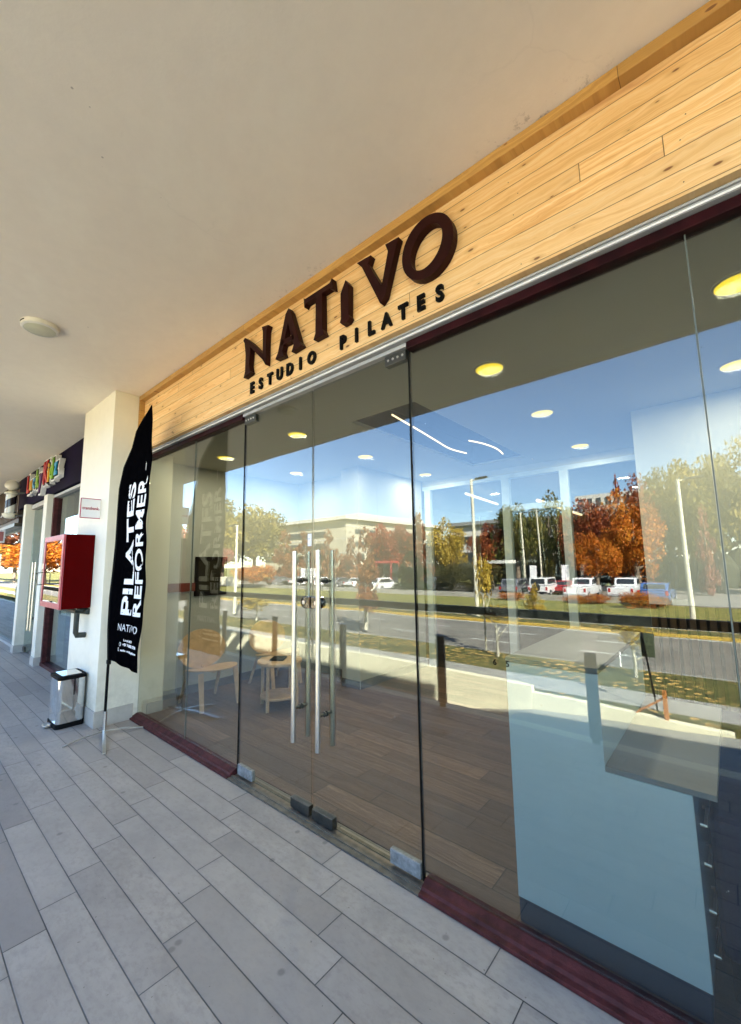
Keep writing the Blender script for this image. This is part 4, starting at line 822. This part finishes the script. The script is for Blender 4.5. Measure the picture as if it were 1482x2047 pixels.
# ---- far buildings
b1 = thing('office_building', 'long cream office block with overhanging roof above the rusty trees', 'building', (-110, -118, -2))
MB().box(-131, -89, -147, -90, -2.2, 15.4).build('wall', M_BLD, b1); MB().box(-134, -87.5, -149, -88.2, 15.45, 16.6).build('roof', M_BLDW, b1); MB().box(-125, -93, -140, -100, 16.65, 18.6).build('penthouse', M_BLDW, b1)
for z in (2.5, 6.4, 10.3): MB().box(-130.5, -98, -89.95, -89.8, z, z+1.9).build('window', M_WIN, b1)
for z in (4.9, 9.2, 13.2): MB().box(-131, -88.95, -147, -89.94, z, z+.22).build('floor_band', M_BLDW, b1)
for k in range(7):
    for z in (3, 7, 11): MB().box(-88.98, -88.8, -98-k*7, -94-k*7, z, z+1.5).build('window', M_WIN, b1)
b2 = thing('white_building', 'white office block with dark window bands right of the yellow tree', 'building', (-40, -98, -2))
MB().box(-52, -28, -112, -90, -2.2, 10.4).build('wall', M_BLDW, b2); MB().box(-53, -27, -113, -89, 10.45, 11.3).build('roof', simple('grey_parapet', (.22,.22,.21), .8), b2)
for z0, z1 in ((6.2, 7.8), (1.0, 3.9)): MB().box(-51, -28.5, -89.95, -89.8, z0, z1).build('window', M_WIN, b2)
b3 = thing('rear_building', 'pale building strip peeking above the maroon trees', 'building', (-18, -118, -2)); MB().box(-30, -10, -135, -118, -2.2, 19).build('wall', M_BLDW, b3)
for k in range(9): MB().box(-29+k*2.1, -28+k*2.1, -117.95, -117.8, 16.2, 18).build('window', M_WIN, b3)

# ---- bus shelter, kiosks
bsr = thing('bus_shelter', 'red roofed bus shelter beyond the white car', 'shelter', (-36.6, -44, -1.75))
MB().box(-38.2, -35.2, -45.2, -43.4, 1.55, 1.85).build('roof', M_CARR, bsr); MB().box(-38.1, -35.3, -45.2, -45.1, -1.5, 1.5).build('panel', M_WIN, bsr)
for x in (-38.1, -35.4): MB().box(x, x+.15, -43.6, -43.45, ZP, 1.55).build('post', M_CARR, bsr)
ck = thing('car_park_canopy', 'small white canopy with a pale blue edge behind the grey car', 'canopy', (-18.8, -42, -1.75))
MB().box(-20.3, -17.9, -43.5, -41.5, 1.35, 1.7).build('roof', M_BLDW, ck); MB().box(-20.1, -20.0, -41.8, -41.7, ZP, 1.35).build('post', M_WIN, ck); MB().box(-18.1, -18.0, -41.8, -41.7, ZP, 1.35).build('post', M_WIN, ck)
for x, lb in ((-15.9, 'white notice board behind the jeep, left one'), (-12.6, 'white notice board behind the jeep, right one')):
    t = thing('notice_board', lb, 'sign', (x, -43, ZP), 'notice boards'); MB().box(x-.35, x+.35, -43.02, -42.95, -.5, 1.1).build('panel', M_PAPER, t); MB().box(x-.05, x+.05, -43.1, -43.03, ZP, -.4).build('post', M_DSTEEL, t)

# ---- vehicles (local: x width, y length, rear end faces +y)
def vehicle(kind, x, y, zb, paint, lab, rot=0.0, grp='cars in the car park'):
    t = thing({'pickup': 'pickup_truck', 'jeep': 'off_road_car', 'suv': 'parked_car', 'sedan': 'parked_car'}[kind], lab, 'pickup' if kind == 'pickup' else 'car', (x, y, zb), grp)
    W = .92; YZ = lambda a, b, d: (x+d, y+a, zb+b)
    prof = {'pickup': [(2.6,.45),(2.6,1.05),(.35,1.05),(.35,1.08),(-1.3,1.08),(-2.5,.98),(-2.6,.45)], 'jeep': [(2.0,.45),(2.0,1.1),(-1.1,1.12),(-2.0,1.0),(-2.05,.45)], 'suv': [(2.25,.4),(2.25,1.0),(-1.1,1.02),(-2.2,.88),(-2.3,.4)], 'sedan': [(2.3,.35),(2.3,.88),(1.4,.93),(-1.1,.92),(-2.2,.78),(-2.3,.35)]}[kind]
    cab = {'pickup': [(.35,1.09),(.15,1.72),(-.85,1.74),(-1.5,1.09)], 'jeep': [(1.95,1.13),(1.9,1.80),(-.6,1.80),(-1.05,1.13)], 'suv': [(2.2,1.03),(1.75,1.66),(-.3,1.68),(-1.2,1.03)], 'sedan': [(1.6,.94),(.9,1.40),(-.3,1.42),(-1.2,.94)]}[kind]
    MB().prism(prof, YZ, -W, W).build('body', paint, t, .05); cb_ = MB().prism(cab, YZ, -W*.86, W*.86).build('cabin', paint, t, .06)
    cy = sum(a for a, _ in cab)/4; cz = sum(b for _, b in cab)/4
    win = [(cy+(a-cy)*.80, cz+(b-cz)*.66) for a, b in cab]
    m = MB(); m.prism(win, YZ, W*.862, W*.875); m.prism(win, YZ, -W*.875, -W*.862); m.build('side_window', M_WIN, cb_)
    a0, b0 = cab[0]; a1, b1_ = cab[1]
    m = MB(); m.add([(x-W*.68, y+a0+(a1-a0)*.2+.012, zb+b0+(b1_-b0)*.2), (x+W*.68, y+a0+(a1-a0)*.2+.012, zb+b0+(b1_-b0)*.2), (x+W*.66, y+a0+(a1-a0)*.84+.012, zb+b0+(b1_-b0)*.84), (x-W*.66, y+a0+(a1-a0)*.84+.012, zb+b0+(b1_-b0)*.84)], [(0,1,2,3)]); m.build('rear_window', M_WIN, cb_)
    ry = prof[0][0]
    for s in (-1, 1): MB().box(x+s*W*.84-.08, x+s*W*.84+.08, y+ry-.01, y+ry+.015, zb+.68, zb+.98).build('tail_light', M_TAIL, t)
    MB().box(x-W*.9, x+W*.9, y+ry, y+ry+.09, zb+.42, zb+.56).build('bumper', M_SILVER if kind == 'pickup' else M_RUBBER, t)
    for wy in (prof[0][0]-.75, prof[-1][0]+.8):
        for s in (-1, 1):
            wl = MB().tube([(x+s*(W-.2), y+wy, zb+.36), (x+s*(W+.01), y+wy, zb+.36)], .36, 20).build('wheel', M_TYRE, t, smooth=True); MB().tube([(x+s*(W+.005), y+wy, zb+.36), (x+s*(W+.02), y+wy, zb+.36)], .2, 16).build('rim', M_SILVER, wl)
    if kind == 'jeep': MB().tube([(x-.1, y+2.01, zb+.95), (x-.1, y+2.2, zb+.95)], .34, 20).build('spare_wheel', M_TYRE, t, smooth=True)
    return t
vehicle('suv', -15.9, -38.5, ZP, M_CARG, 'dark grey car left of the jeep'); vehicle('jeep', -13.2, -38.3, ZP, M_CARW, 'white boxy off-road car with a spare wheel on its back'); vehicle('pickup', -9.7, -37.6, ZP, M_CARW, 'white pickup truck, nearer of the two, tailgate towards the wall')
vehicle('pickup', -6.6, -38.6, ZP, M_CARW, 'white pickup truck beside the orange leaves, right of the nearer pickup'); vehicle('sedan', -11.8, -40.5, ZP, M_CARR, 'dark red car half hidden between jeep and pickup'); vehicle('sedan', -4.0, -33.8, -1.55, M_CARB, 'blue car on the side road behind the white partition')
vehicle('suv', -33.0, -39, -1.9, M_CARW, 'white car left of the conifer'); vehicle('suv', -26.3, -41, ZP, M_CARG, 'grey car just right of the conifer')
for k, (x, c) in enumerate(((-38.5, M_CARW), (-42.2, M_CARG), (-46.0, M_CARW), (-50.2, M_CARW), (-56.0, M_CARG))): vehicle('sedan', x, -40.5, ZP, c, ['white car first to the left of the white car by the conifer', 'grey car behind the rusty street tree', 'white car seen between the door handles', 'white car left of the door handles', 'grey car under the large olive tree'][k])
tr_ = thing('flatbed_truck', 'white truck cab parked left of the rusty pointed trees', 'truck', (-53.5, -44, ZP)); MB().box(-54.6, -52.4, -46, -43.6, -1.2, .9).build('cab', M_CARW, tr_, .08); MB().box(-54.5, -52.5, -43.55, -39.5, -1.0, -.6).build('flatbed', M_CARG, tr_)
m = MB()
for yy in (-45.3, -40.5):
    for s in (-54.5, -52.6): m.tube([(s, yy, -1.3), (s+.15, yy, -1.3)], .45, 16)
m.build('wheels', M_TYRE, tr_)
